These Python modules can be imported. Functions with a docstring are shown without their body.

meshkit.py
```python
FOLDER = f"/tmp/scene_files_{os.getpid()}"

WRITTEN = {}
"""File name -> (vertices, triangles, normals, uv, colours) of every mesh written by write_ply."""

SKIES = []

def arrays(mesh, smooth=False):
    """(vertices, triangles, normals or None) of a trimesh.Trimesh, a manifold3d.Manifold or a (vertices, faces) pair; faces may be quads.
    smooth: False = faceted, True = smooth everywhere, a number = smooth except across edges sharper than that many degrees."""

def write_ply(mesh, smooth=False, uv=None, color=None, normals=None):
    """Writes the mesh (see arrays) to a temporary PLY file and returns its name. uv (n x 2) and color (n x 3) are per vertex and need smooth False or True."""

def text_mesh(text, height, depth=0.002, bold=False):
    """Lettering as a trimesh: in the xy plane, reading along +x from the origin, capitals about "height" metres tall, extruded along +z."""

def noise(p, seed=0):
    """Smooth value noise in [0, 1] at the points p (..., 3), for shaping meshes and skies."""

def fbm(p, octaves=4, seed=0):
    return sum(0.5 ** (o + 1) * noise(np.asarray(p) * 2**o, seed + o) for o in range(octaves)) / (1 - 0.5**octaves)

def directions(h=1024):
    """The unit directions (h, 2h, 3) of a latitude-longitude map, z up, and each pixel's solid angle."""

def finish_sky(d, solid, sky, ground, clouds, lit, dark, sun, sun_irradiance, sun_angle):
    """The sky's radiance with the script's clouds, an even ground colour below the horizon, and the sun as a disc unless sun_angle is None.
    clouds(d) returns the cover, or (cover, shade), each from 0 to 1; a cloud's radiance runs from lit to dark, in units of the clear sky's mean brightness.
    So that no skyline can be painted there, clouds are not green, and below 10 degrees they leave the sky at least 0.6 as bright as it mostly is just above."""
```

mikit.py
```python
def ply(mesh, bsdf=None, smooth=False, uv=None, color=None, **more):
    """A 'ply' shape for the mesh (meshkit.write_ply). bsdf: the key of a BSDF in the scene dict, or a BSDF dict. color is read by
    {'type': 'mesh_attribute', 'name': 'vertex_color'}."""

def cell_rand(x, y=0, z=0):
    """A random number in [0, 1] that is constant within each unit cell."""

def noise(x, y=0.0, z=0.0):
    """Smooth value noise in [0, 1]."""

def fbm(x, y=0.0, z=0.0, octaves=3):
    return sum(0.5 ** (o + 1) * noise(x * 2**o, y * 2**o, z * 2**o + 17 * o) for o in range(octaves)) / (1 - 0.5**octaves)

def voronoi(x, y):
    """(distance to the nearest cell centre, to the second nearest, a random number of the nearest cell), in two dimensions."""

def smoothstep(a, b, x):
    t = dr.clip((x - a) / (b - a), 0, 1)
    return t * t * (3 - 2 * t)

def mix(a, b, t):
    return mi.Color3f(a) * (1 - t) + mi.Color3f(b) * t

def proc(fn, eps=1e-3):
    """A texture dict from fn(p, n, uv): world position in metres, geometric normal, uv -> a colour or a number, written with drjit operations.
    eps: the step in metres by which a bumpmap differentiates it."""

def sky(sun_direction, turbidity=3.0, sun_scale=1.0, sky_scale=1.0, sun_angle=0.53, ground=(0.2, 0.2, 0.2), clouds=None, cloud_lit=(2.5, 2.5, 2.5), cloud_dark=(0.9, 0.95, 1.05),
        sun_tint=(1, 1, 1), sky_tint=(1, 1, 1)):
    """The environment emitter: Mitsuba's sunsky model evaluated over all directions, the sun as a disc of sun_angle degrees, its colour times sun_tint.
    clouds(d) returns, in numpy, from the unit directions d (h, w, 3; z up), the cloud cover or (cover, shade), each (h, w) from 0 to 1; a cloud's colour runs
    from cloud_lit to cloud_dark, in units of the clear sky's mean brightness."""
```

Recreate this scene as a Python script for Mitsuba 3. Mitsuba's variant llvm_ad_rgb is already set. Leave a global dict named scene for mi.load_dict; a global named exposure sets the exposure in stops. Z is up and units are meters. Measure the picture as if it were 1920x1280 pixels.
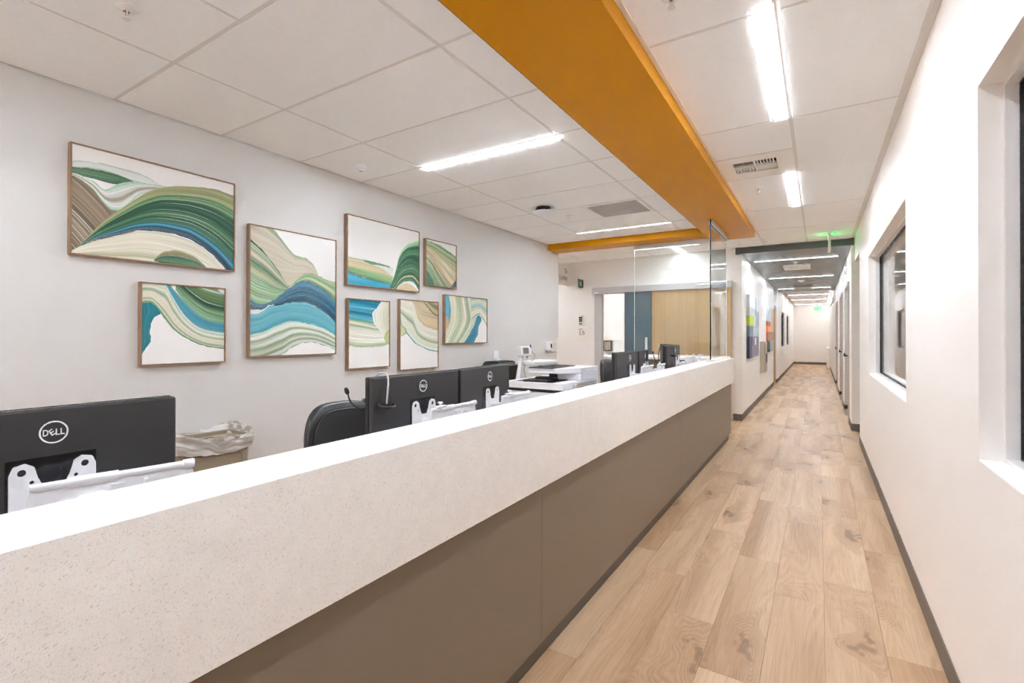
import math, random
import numpy as np, trimesh, mitsuba as mi, drjit as dr
import manifold3d as m3
import shapely.geometry as sg
from shapely import affinity
import mikit, meshkit
from mikit import noise, fbm, voronoi, cell_rand, smoothstep, mix, proc

random.seed(7); np.random.seed(7)
T = mi.ScalarTransform4f
scene, labels = {}, {}

# ------------------------------------------------------------------ camera, exposure
CAM_H = 1.363
YAW, PITCH, ROLL = math.radians(32.2), math.radians(.274), math.radians(.064)
FPX, SHIFT = 913.0, -16.7
fw = np.array([-math.sin(YAW) * math.cos(PITCH), math.cos(YAW) * math.cos(PITCH), math.sin(PITCH)])
rt = np.array([math.cos(YAW), math.sin(YAW), 0]); up = np.cross(rt, fw)
up = -rt * math.sin(ROLL) + up * math.cos(ROLL)
eye = np.array([0, 0, CAM_H])
scene['camera'] = {'type': 'perspective', 'fov': math.degrees(2 * math.atan(960 / FPX)), 'fov_axis': 'x', 'near_clip': .02, 'far_clip': 200.,
                   'principal_point_offset_y': -SHIFT / 1280.,
                   'to_world': T().look_at(origin=eye.tolist(), target=(eye + fw).tolist(), up=up.tolist())}
exposure = 2.52
LED = 17.0                       # radiance of the linear ceiling lights
LED_RGB = [LED * .91, LED * 1.0, LED * 1.12]

# ------------------------------------------------------------------ key measurements (metres)
CZ = 2.75                        # ceiling
XL, XR = -3.525, .435            # nurse-station back wall, corridor right wall
CL = -1.04                       # corridor left wall beyond the station
YD = 8.53                        # wall with the sliding door
YEND = 26.8
YB = -4.2                        # behind the camera

# ------------------------------------------------------------------ helpers
def lin(c):
    c = np.asarray(c, float) / 255
    return np.where(c < .04045, c / 12.92, ((c + .055) / 1.055) ** 2.4).tolist()

def rgb(c): return {'type': 'rgb', 'value': lin(c)}

def mat(name, color, rough=.5, spec=.5, metallic=0., coat=0., bump=None, **more):
    col = rgb(color) if isinstance(color, (tuple, list)) else color
    b = {'type': 'principled', 'base_color': col, 'roughness': rough, 'specular': spec, 'metallic': metallic}
    if coat: b['clearcoat'] = coat; b['clearcoat_gloss'] = .9
    b.update(more)
    if bump: b = {'type': 'bumpmap', 'arbitrary': bump[0], 'scale': bump[1], 'bsdf': b}
    scene[name] = {'type': 'twosided', 'bsdf': b}
    return name

def numbered(k):
    if k not in scene and not any(x.startswith(k + '__') for x in scene): return k
    i = 1
    while f'{k}_{i:03d}' in scene or any(x.startswith(f'{k}_{i:03d}__') for x in scene): i += 1
    return f'{k}_{i:03d}'

def label(key, text=None, cat=None, group=None, kind=None):
    d = labels.setdefault(key, {})
    if text: d['label'] = text
    if cat: d['category'] = cat
    if group: d['group'] = group
    if kind: d['kind'] = kind

used = set()
def thing(name, text, cat, group=None):
    k, i = name, 0
    while k in used:
        i += 1; k = f'{name}_{i:03d}'
    used.add(k)
    label(k, text, cat, group)
    return k

def part(parent, name, mesh, m, smooth=False, text=None, kind=None, **kw):
    base = f'{parent}__{name}'
    k, i = base, 0
    while k in scene:
        i += 1; k = f'{base}_{i:03d}'
    scene[k] = mikit.ply(mesh, m, smooth, **kw)
    if text: label(k, text)
    if kind: label(k, kind=kind)
    return k

def single(name, mesh, m, text, cat, group=None, smooth=False, **kw):
    k = thing(name, text, cat, group)
    scene[k] = mikit.ply(mesh, m, smooth, **kw)
    return k

def struct(name, mesh, m, smooth=False, text=None, **kw):
    used.add(name)
    scene[name] = mikit.ply(mesh, m, smooth, **kw)
    label(name, text, kind='structure')
    return name

def structgroup(name, text=None):
    used.add(name); label(name, text, kind='structure'); return name

def box(x0, x1, y0, y1, z0, z1):
    b = trimesh.creation.box((abs(x1 - x0), abs(y1 - y0), abs(z1 - z0)))
    b.apply_translation(((x0 + x1) / 2, (y0 + y1) / 2, (z0 + z1) / 2)); return b

_CB = np.array([[sx * a, sy * b, sz * c] for (a, b, c) in ((0, 1, 1), (1, 0, 1), (1, 1, 0)) for sx in (-1, 1) for sy in (-1, 1) for sz in (-1, 1)], float)
def _cbfaces():
    v = np.array([[s[0] * (1 - .2 * (k == 0)), s[1] * (1 - .2 * (k == 1)), s[2] * (1 - .2 * (k == 2))] for s in np.array(np.meshgrid([-1, 1], [-1, 1], [-1, 1])).T.reshape(-1, 3) for k in range(3)])
    h = trimesh.convex.convex_hull(v)
    # reorder to our vertex list
    idx = [int(np.argmin(np.linalg.norm(v - p, axis=1))) for p in h.vertices]
    sgn = [np.sign(v[i]) for i in idx]; which = [i % 3 for i in idx]
    return np.array(sgn), np.array(which), np.array(h.faces)
_S, _K, _F = _cbfaces()
def cbox(x0, x1, y0, y1, z0, z1, c=.002):
    """box with all edges chamfered (44 triangles)"""
    h = np.array([abs(x1 - x0), abs(y1 - y0), abs(z1 - z0)]) / 2
    c = min(c, *(h * .9))
    v = _S * h
    ext = np.zeros_like(v)
    # each vertex: axis K pulled in by c ... vertices on the two other faces pulled too
    for i in range(len(v)):
        for a in range(3):
            if a == _K[i]: v[i, a] -= _S[i, a] * 0
    # standard chamfer: vertex k touches face k, other axes pulled in
    w = _S * h
    for i in range(len(w)):
        for a in range(3):
            if a != _K[i]: w[i, a] -= _S[i, a] * c
    m = trimesh.convex.convex_hull(w + np.array([(x0 + x1) / 2, (y0 + y1) / 2, (z0 + z1) / 2]))
    return m

def cat(*ms): return trimesh.util.concatenate(list(ms))

def cyl(p0, p1, r, r1=None, n=20):
    p0, p1 = np.asarray(p0, float), np.asarray(p1, float)
    r1 = r if r1 is None else r1
    z = p1 - p0; L = np.linalg.norm(z); z /= L
    x = np.cross(z, [0, 0, 1] if abs(z[2]) < .9 else [1, 0, 0]); x /= np.linalg.norm(x); y = np.cross(z, x)
    a = np.arange(n) * 2 * np.pi / n
    ring = np.cos(a)[:, None] * x + np.sin(a)[:, None] * y
    v = np.vstack([p0 + ring * r, p1 + ring * r1, [p0], [p1]])
    i = np.arange(n); j = (i + 1) % n
    f = np.vstack([np.c_[i, j, j + n], np.c_[i, j + n, i + n], np.c_[j, i, i * 0 + 2 * n], np.c_[i + n, j + n, i * 0 + 2 * n + 1]])
    m = trimesh.Trimesh(v, f, process=False); return m

def tube(pts, r, n=10):
    pts = np.asarray(pts, float); rs = np.broadcast_to(r, (len(pts),))
    d = np.gradient(pts, axis=0); d /= np.linalg.norm(d, axis=1)[:, None]
    ref = np.array([.31, .21, .93]); V = []
    a = np.arange(n) * 2 * np.pi / n
    for p, t, q in zip(pts, d, rs):
        x = np.cross(t, ref); x /= np.linalg.norm(x); y = np.cross(t, x)
        V.append(p + q * (np.cos(a)[:, None] * x + np.sin(a)[:, None] * y))
    m = len(pts); V = np.vstack(V + [pts[:1], pts[-1:]])
    F = []
    for k in range(m - 1):
        for i in range(n):
            j = (i + 1) % n
            F += [[k * n + i, k * n + j, (k + 1) * n + j], [k * n + i, (k + 1) * n + j, (k + 1) * n + i]]
    for i in range(n):
        j = (i + 1) % n
        F += [[j, i, m * n], [(m - 1) * n + i, (m - 1) * n + j, m * n + 1]]
    return trimesh.Trimesh(V, np.array(F), process=False)

def spline(pts, n=24):
    from scipy.interpolate import CubicSpline
    pts = np.asarray(pts, float); t = np.r_[0, np.cumsum(np.linalg.norm(np.diff(pts, axis=0), axis=1))]
    return CubicSpline(t, pts)(np.linspace(0, t[-1], n))

def superell(w, d, h, e1=.35, e2=.35, nu=36, nv=20):
    u = np.linspace(-np.pi, np.pi, nu, endpoint=False); v = np.linspace(-np.pi / 2, np.pi / 2, nv)
    U, V = np.meshgrid(u, v)
    f = lambda x, e: np.sign(x) * np.abs(x) ** e
    P = np.stack([w / 2 * f(np.cos(V), e1) * f(np.cos(U), e2), d / 2 * f(np.cos(V), e1) * f(np.sin(U), e2), h / 2 * f(np.sin(V), e1)], -1).reshape(-1, 3)
    F = []
    for a in range(nv - 1):
        for b in range(nu):
            c = (b + 1) % nu
            F += [[a * nu + b, a * nu + c, (a + 1) * nu + c], [a * nu + b, (a + 1) * nu + c, (a + 1) * nu + b]]
    m = trimesh.Trimesh(P, np.array(F), process=False); m.merge_vertices(); m.update_faces(m.nondegenerate_faces()); return m

def plate(poly, t, axis='x', at=0.):
    """extrude a shapely polygon. axis x: polygon coords are (y, z); axis y: (x, z); axis z: (x, y)"""
    m = trimesh.creation.extrude_polygon(poly, t, engine='earcut')
    v = np.array(m.vertices)
    if axis == 'x': v = np.c_[v[:, 2] + at, v[:, 0], v[:, 1]]
    elif axis == 'y': v = np.c_[v[:, 0], v[:, 2] + at, v[:, 1]]
    else: v = v + [0, 0, at]
    m = trimesh.Trimesh(v, m.faces, process=False)
    if m.volume < 0: m.invert()
    return m

def rrect(x0, x1, y0, y1, r, n=6): return sg.box(x0 + r, y0 + r, x1 - r, y1 - r).buffer(r, quad_segs=n)

def ring_rect(x0, x1, y0, y1, w): return sg.box(x0, y0, x1, y1).difference(sg.box(x0 + w, y0 + w, x1 - w, y1 - w))

def text(s, h, bold=False, depth=.001): return meshkit.text_mesh(s, h, depth, bold)

def face_text(m, origin, right, upv):
    """put a text mesh (xy plane, +z out) at origin, reading along right"""
    r, u = np.asarray(right, float), np.asarray(upv, float); n = np.cross(r, u)
    M = np.eye(4); M[:3, 0], M[:3, 1], M[:3, 2], M[:3, 3] = r, u, n, origin
    m = m.copy(); m.apply_transform(M); return m

def move(m, off=(0, 0, 0), rz=0., pivot=(0, 0, 0)):
    m = m.copy(); m.apply_translation(-np.asarray(pivot, float))
    if rz: m.apply_transform(trimesh.transformations.rotation_matrix(rz, [0, 0, 1]))
    m.apply_translation(np.asarray(pivot, float) + off); return m

# ------------------------------------------------------------------ materials
def paint_bump(p, n, uv): return fbm(p.x * 160, p.y * 160, p.z * 160, 2)
mat('wall_white', (243, 239, 234), .42, .45)
mat('wall_grey', (217, 214, 210), .45, .4)
mat('tee_white', (226, 222, 217), .5, .3)
mat('trim_white', (243, 240, 235), .35, .4)
mat('ochre', (196, 130, 3), .36, .10)
for n_, c_, a_ in (('deep_green', (38, 54, 48), .08),):
    scene[n_] = {'type': 'twosided', 'bsdf': {'type': 'roughplastic', 'distribution': 'ggx', 'alpha': a_, 'int_ior': 1.9, 'nonlinear': False, 'diffuse_reflectance': rgb(c_)}}
mat('taupe', (114, 101, 86), .38, .45)
mat('toe_brown', (88, 80, 73), .45, .4)
mat('vinyl_base', (104, 95, 86), .5, .4)
mat('white_plastic', (240, 240, 243), .3, .5)
mat('off_white_plastic', (232, 226, 217), .35, .4)
mat('light_grey', (196, 194, 193), .4, .4)
mat('aluminium', (196, 192, 190), .38, .5, .35)
mat('window_frame', (224, 222, 220), .4, .4)
mat('dark_metal', (60, 58, 56), .35, .5, .5)
mat('black_plastic', (24, 24, 25), .4, .5)
mat('monitor_shell', (46, 45, 45), .42, .5)
mat('black_glossy', (14, 14, 16), .15, .6)
mat('black_leather', (42, 41, 41), .36, .5)
mat('beige_plastic', (152, 138, 118), .45, .4)
mat('screen_grey', (120, 116, 108), .15, .6)
mat('logo_white', (235, 235, 235), .4, .4)
mat('text_black', (30, 30, 32), .5, .3)
mat('sign_cream', (242, 236, 227), .4, .4)
mat('sign_green', (72, 98, 88), .4, .4)
mat('lens_red', (60, 18, 18), .2, .6)
mat('lens_green', (70, 150, 110), .3, .5)
mat('red_plastic', (190, 30, 40), .35, .4)
mat('purple_plastic', (62, 44, 130), .35, .4)
mat('blue_glass', (84, 104, 115), .12, .6)
mat('glass_edge_dark', (16, 30, 24), .15, .6)
mat('glass_edge_light', (226, 232, 226), .15, .6)
mat('door_white', (226, 219, 210), .4, .4)
mat('door_frame_grey', (186, 178, 169), .45, .4)
mat('vent_dark', (40, 37, 34), .6, .2)
mat('grille_grey', (168, 164, 160), .5, .3)
mat('steel_beige', (190, 178, 164), .3, .5, .5)
mat('sill_white', (250, 249, 247), .25, .5)
mat('room_blue', (96, 118, 128), .45, .4)
scene['glass'] = {'type': 'thindielectric', 'int_ior': 1.5, 'specular_transmittance': {'type': 'rgb', 'value': [.93, .97, .95]}}

def tile_fn(p, n, uv):
    s = fbm(p.x * 90, p.y * 90, 0, 2)
    return mix((.895, .90, .895), (.93, .935, .93), s)
mat('ceiling_tile', proc(tile_fn), .75, .15)

# oak vinyl planks: pitch .221 m, 1.205 m long
PW, PL = .221, 1.205
OFFS = {-4: .68, -3: .452, -2: .047, -1: .907, 0: .515, 1: .80, 2: .20}
def col_off(c):
    o = cell_rand(c, 5) * PL
    for k, v in OFFS.items(): o = dr.select(dr.abs(c - k) < .5, v, o)
    return o
def oak_fn(p, n, uv):
    c = dr.floor((p.x + .2) / PW); row = dr.floor((p.y - col_off(c)) / PL)
    r1, r2, r3 = cell_rand(c, row, 1), cell_rand(c, row, 2), cell_rand(c, row, 3)
    x, y = p.x + r1 * 7.3, p.y + r2 * 11.7
    kx, ky = x * 4.3 + .8 * (noise(x * 9, y * 5) - .5), y * 1.35
    d1, d2, kr = voronoi(kx, ky)
    knot = dr.select(kr > .70, 1.0, 0.0)
    bend = knot * dr.exp(-d1 * d1 * 7)
    warp = fbm(x * 5, y * .8, r3 * 9, 3)
    fig = fbm(x * 11 + warp * 2.2, y * .45, r3 * 5, 2) + bend * .8
    rings = .5 + .5 * dr.sin((fig * 13 + x * 9) * 6.283)
    fine = noise(x * 520, y * 14, 3)
    pores = smoothstep(.60, .9, noise(x * 300, y * 9, 8))
    broad = fbm(x * 6 + warp, y * .7, r3 * 3, 3)
    base = mix((.66, .475, .315), (.50, .325, .195), smoothstep(.30, .80, broad))
    base = mix(base, (.74, .575, .415), .6 * smoothstep(.46, .72, fbm(x * 7 + 4, y * .3, 2, 2)))
    col = base * (.945 + .085 * rings) * (.965 + .07 * fine) * (1 - .10 * pores)
    col = col * (.945 + .11 * r1)
    jag = noise(x * 45, y * 30) - .5
    halo = knot * smoothstep(.75, .10, d1 + .25 * jag) * .42
    col = mix(col, mi.Color3f(.40, .245, .145) * (.85 + .3 * rings), halo)
    spot = knot * smoothstep(.16, .03, d1 + .22 * jag)
    col = mix(col, (.20, .115, .07), spot * .5)
    return col * mi.Color3f(.80, .735, .655)
mat('oak', proc(oak_fn), .44, .3)
mat('oak_plank', proc(oak_fn), .44, .3)

def quartz_fn(p, n, uv):
    a, b = p.y, p.x * 1.0 + p.z * 1.0
    base = mix((.82, .785, .745), (.88, .85, .815), fbm(a * 30, b * 30, 0, 3))
    for j, (sc, th, dens, colr, k) in enumerate(((120, .22, .66, (.60, .52, .43), .65), (250, .27, .5, (.64, .56, .48), .55), (430, .32, .5, (.68, .61, .54), .5), (165, .17, .82, (.44, .37, .30), .55))):
        w = noise(a * sc * 1.7, b * sc * 1.7, sc)
        ca, sa = math.cos(.5 + 1.1 * j), math.sin(.5 + 1.1 * j)
        d, _, r = voronoi((a * ca + b * sa) * sc * .68, (b * ca - a * sa) * sc * 1.35)
        m = smoothstep(th, th - .1, d + (w - .5) * .25) * dr.select(r > dens, 1.0, 0.0) * k * (.45 + .55 * cell_rand(r * 977))
        base = mix(base, colr, m)
    return base
mat('quartz', proc(quartz_fn), .22, .5)

def veneer_fn(p, n, uv):
    a = p.x + p.y * .7
    g = fbm(a * 26, 0, p.z * .25, 3)
    f = noise(a * 420, 0, p.z * 5)
    l = .5 + .5 * dr.sin((a * 30 + noise(a * 9, 0, p.z * .6) * 2.5) * 6.283)
    c = mix((.54, .355, .17), (.66, .46, .25), g)
    return c * (.93 + .08 * l) * (.95 + .1 * f)
mat('oak_veneer', proc(veneer_fn), .4, .4)

def walnut_fn(p, n, uv):
    g = fbm(p.y * 14, p.x * 60, p.z * 14, 3)
    return mix((.20, .12, .066), (.32, .20, .12), g)
mat('walnut', proc(walnut_fn), .45, .4)

def bag_fn(p, n, uv):
    s = noise(p.y * 7, p.z * 70 + p.y * 22 + 5 * noise(p.y * 11, p.z * 9), p.x * 20)
    return mix((.36, .32, .275), (.72, .69, .655), smoothstep(.3, .85, s))
mat('bag_film', proc(bag_fn), .25, .6)

# ================================================================== large structure
# ---- floor
fl = structgroup('floor', 'light oak plank floor')
part(fl, 'slab', box(-8, 4, YB - .2, YEND + 2, -.20, -.0035), 'oak')
for c in range(-4, 3):
    xa, xb = -.2 + c * PW, -.2 + (c + 1) * PW
    xa2, xb2 = max(xa, -1.0), min(xb, XR)
    for k in range(-1, 9):
        ya, yb = OFFS[c] + k * PL, OFFS[c] + (k + 1) * PL
        if yb < .6 or ya > 10.2: continue
        part(fl, 'plank', cbox(xa2 + .0004, xb2 - .0004, ya + .0004, yb - .0004, -.0035, 0, .0007), 'oak_plank')

# ---- ceiling: slab above, tees, tiles
ce = structgroup('ceiling', 'suspended ceiling of large off-white lay-in tiles')
part(ce, 'slab', box(-8, 4, YB - .2, YEND + 2, CZ + .06, CZ + .20), 'tee_white')
TW = .0105                                       # half width of a tee
def tile(x0, x1, y0, y1, d=.0): part(ce, 'tile', cbox(x0 + TW, x1 - TW, y0 + TW, y1 - TW, CZ - .001 - d, CZ + .018, .0025), 'ceiling_tile')
def tee_y(x, y0, y1): part(ce, 'main_tee', box(x - .012, x + .012, y0, y1, CZ + .0018, CZ + .035), 'tee_white')
def tee_x(y, x0, x1): part(ce, 'cross_tee', box(x0, x1, y - .012, y + .012, CZ + .0022, CZ + .035), 'tee_white')
GX = [-3.525, -2.787, -1.537, -1.300]
RY = [1.178 + .61 * i for i in range(-9, 9)] + [6.62]
L_LIGHTS = [(-2.787, -1.537, yy, yy + .066) for yy in (-3.06, -.02, 3.018, 6.068)]
for x in GX[1:3]: tee_y(x, YB, 6.62)
for i, y in enumerate(RY[:-1]):
    tee_x(y, XL, -1.25)
    y1 = RY[i + 1]
    for a, b in zip(GX[:-1], GX[1:]):
        ya = y
        if a == -2.787:
            for l in L_LIGHTS:
                if abs(l[2] - y) < .03: ya = l[3] - .004
            if abs(y - 4.838) < .02:             # sprinkler tile + return grille
                tile(a, -2.165, ya, y1); tee_y(-2.165, y, y1); continue
            if abs(y - .568) < .02:
                tile(a, -2.165, ya, y1); tile(-2.165, b, ya, y1); tee_y(-2.165, y, y1); continue
            if y < -3: tile(a, b, max(y, YB), y1); continue
        tile(a, b, ya, y1)
part(ce, 'edge_trim', box(-1.297, -1.25, YB, 6.62, CZ - .004, CZ + .03), 'trim_white')
# corridor part
RC = [-2.545, -1.325, -.105, 1.115, 2.335, 3.56, 4.155, 4.765, 6.035, 7.215, 8.46]
R_LIGHTS = [(-.238, -.163, yy, yy + 1.26) for yy in (-2.67, -.18, 2.297, 4.775)]
tee_y(-.705, 7.2, 8.46); tee_y(-.150, YB, 8.46); tee_y(.405, YB, 8.46)
for i, y in enumerate(RC[:-1]):
    y1 = RC[i + 1]
    if i not in (5,): pass
    # left column
    lit = any(abs(l[2] - y) < .13 for l in R_LIGHTS)
    if abs(y - 4.155) < .01: pass                # diffuser tile stands there
    else: tile(-.705, -.249 if lit else -.150, y, y1)
    tee_x(y, -.72, -.15)
    if abs(y - 4.155) > .01:
        y2 = y1 if abs(y - 3.56) > .01 else 4.78
        tile(-.150, .405, y + .02, y2 + .02); tee_x(y + .02, -.15, .41)
part(ce, 'wall_angle', box(.412, XR, YB, 8.46, CZ - .001, CZ + .03), 'tee_white')
# lobby passage behind the station
for x in (-6.1, -4.88, -3.66, -2.44, -1.22): tee_y(x, 6.97, YD)
for y in (7.33, 7.94): tee_x(y, -7, CL)
xs = [-6.1, -4.88, -3.66, -2.44, -1.22]; ys = [6.97, 7.33, 7.94, YD]
for a, b in zip(xs[:-1], xs[1:]):
    for c, d in zip(ys[:-1], ys[1:]):
        if a == -3.66 and c == 7.33: continue
        if a == -2.44 and c == 7.33: tile(a, -1.98, c, d); tile(-1.87, b, c, d); continue
        if a == -2.44 and c == 7.94: tile(a, -1.98, c, d); tile(-1.87, b, c, d); continue
        if a == -4.88 and c == 7.33: continue
        if a == -6.1 and c == 7.33: tile(a, b, c, 7.59); tile(a, b, 7.68, d); continue
        tile(a, b, c, d)
tile(-3.66, -2.44, 7.33, 7.94); tile(-4.88 + .85, -3.66, 7.33, 7.94)
tile(-1.22, -.705, 7.21, 7.94); tile(-1.22, -.705, 7.94, 8.455)
part(ce, 'edge_trim', box(-1.22, -1.121, 8.456, YD, CZ - .001, CZ + .02), 'trim_white')
# far end of the corridor
for y in (17.8, 19.02, 20.24, 21.46, 22.68, 23.9, 25.12): tee_x(y, -1.02, .258)
tee_y(-.90, 16.65, YEND); tee_y(.27, 16.65, YEND)
fy = [16.66, 17.8, 19.02, 20.24, 21.46, 22.68, 23.9, 25.12, YEND]
for a, b in zip(fy[:-1], fy[1:]):
    tile(-.90, .27, a + .05, b - .0)

# ---- walls
def wall_x(name, x0, x1, poly, m, txt): return struct(name, plate(poly, x1 - x0, 'x', x0), m, text=txt)
struct('wall_left', box(XL - .15, XL, YB, 6.985, 0, CZ + .06), 'wall_grey', text='pale grey wall behind the station with the pictures')
struct('wall_back', box(-8, 4, YB - .15, YB, 0, CZ + .06), 'wall_white', text='wall closing the corridor behind the camera')
struct('wall_end', box(-3, 2.5, YEND, YEND + .15, 0, CZ + .06), 'wall_white', text='white wall at the far end of the corridor')
# right wall, with two window openings, then the opening, then the far run with doors
W1, W2 = (-.35, 2.125, .962, 2.163), (3.67, 6.20, .966, 2.172)
rw = sg.box(YB, 0, 7.50, CZ + .06).union(sg.box(7.4, 2.41, 8.6, CZ + .06))
for w in (W1, W2): rw = rw.difference(sg.box(w[0], w[2], w[1], w[3]))
wall_x('wall_right', XR, XR + .165, rw, 'wall_white', 'white corridor wall with two interior windows')
RX = .398
doors_r = [(9.12, 10.08), (11.45, 12.42), (14.3, 15.26)]
rf = sg.box(8.48, 0, YEND, CZ + .06)
for a, b in doors_r: rf = rf.difference(sg.box(a - .045, -.1, b + .045, 2.185))
wall_x('wall_right_far', RX, RX + .15, rf, 'wall_white', 'white corridor wall with grey door frames beyond the opening')
struct('wall_right_return', box(RX + .15, 3.6, 8.48, 8.63, 0, CZ + .06), 'wall_white', text='white wall seen through the opening in the corridor wall')
struct('wall_right_outer', box(3.6, 3.75, YB, YEND, 0, CZ + .06), 'wall_white', text='outer wall of the rooms behind the windows')
struct('wall_right_divider', box(XR + .165, 3.6, 7.36, 7.50, 0, CZ + .06), 'wall_white', text='dividing wall of the room behind the window')
# door wall (faces the camera)
dw = sg.box(-7.9, 0, CL, CZ + .06).difference(sg.box(-3.42, -.1, -1.35, 2.12))
struct('wall_door', plate(dw, .09, 'y', YD), 'wall_white', text='off-white wall with the sliding door and room sign')
struct('wall_passage', box(-7.75, XL - .15, 6.83, 6.985, 0, CZ + .06), 'wall_white', text='wall on the near side of the lobby passage')
struct('wall_lobby', box(-7.9, -7.75, YB, 14, 0, CZ + .06), 'wall_white', text='wall at the end of the lobby passage')
struct('wall_corridor', box(CL - .15, CL, YD + .001, 15.0, 0, CZ + .06), 'wall_white', text='white corridor wall with the colour-block pictures')
FX_ = -1.015
wf = sg.box(15.9, 0, YEND, CZ + .06)
for a, b in ((17.9, 19.6), (21.0, 22.7)): wf = wf.difference(sg.box(a, .98, b, 2.12))
wall_x('wall_corridor_far', -1.15, FX_, wf, 'wall_white', 'far corridor wall with two narrow windows')
struct('wall_far_jog', box(-4, -1.15, 15.9, 16.05, 0, CZ + .06), 'wall_white', text='short wall holding the far sliding door')
struct('wall_far_passage', box(-4.1, -4, 11.66, 27, 0, CZ + .06), 'wall_white', text='wall at the end of the far side passage')
# room 15 behind the sliding door
struct('wall_room', box(-7.7, -1.3, 11.5, 11.65, 0, CZ + .06), 'trim_white', text='white wall inside the room behind the sliding door')
struct('wall_room_side', box(-1.32, -1.19, YD + .09, 11.5, 0, CZ + .06), 'trim_white', text='side wall inside the room behind the sliding door')
# baseboards
def base(name, *a): struct(name, cbox(*a, .003), 'vinyl_base', text='dark brown vinyl baseboard')
base('baseboard_right', XR - .006, XR, YB, 7.50, 0, .102)
base('baseboard_right_return', RX, 3.6, 8.474, 8.48, 0, .102)
base('baseboard_door', -7.7, -3.45, YD - .006, YD, 0, .102)
base('baseboard_corner', -1.165, CL, YD - .006, YD, 0, .102)
base('baseboard_corridor', CL, CL + .006, YD - .006, 15.0, 0, .102)
base('baseboard_corridor_far', FX_, FX_ + .006, 15.9, YEND, 0, .102)
base('baseboard_jog', -1.045, FX_ + .006, 15.894, 15.9, 0, .102)
base('baseboard_end', -1.005, .3, YEND - .006, YEND, 0, .102)
base('baseboard_left', XL, XL + .006, YB, 6.985, 0, .102)
for i, (a, b) in enumerate([(8.48, 9.06), (10.14, 11.39), (12.48, 14.24), (15.32, YEND)]):
    base(f'baseboard_right_far_{i+1}', RX - .006, RX, a, b, 0, .102)
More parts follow.
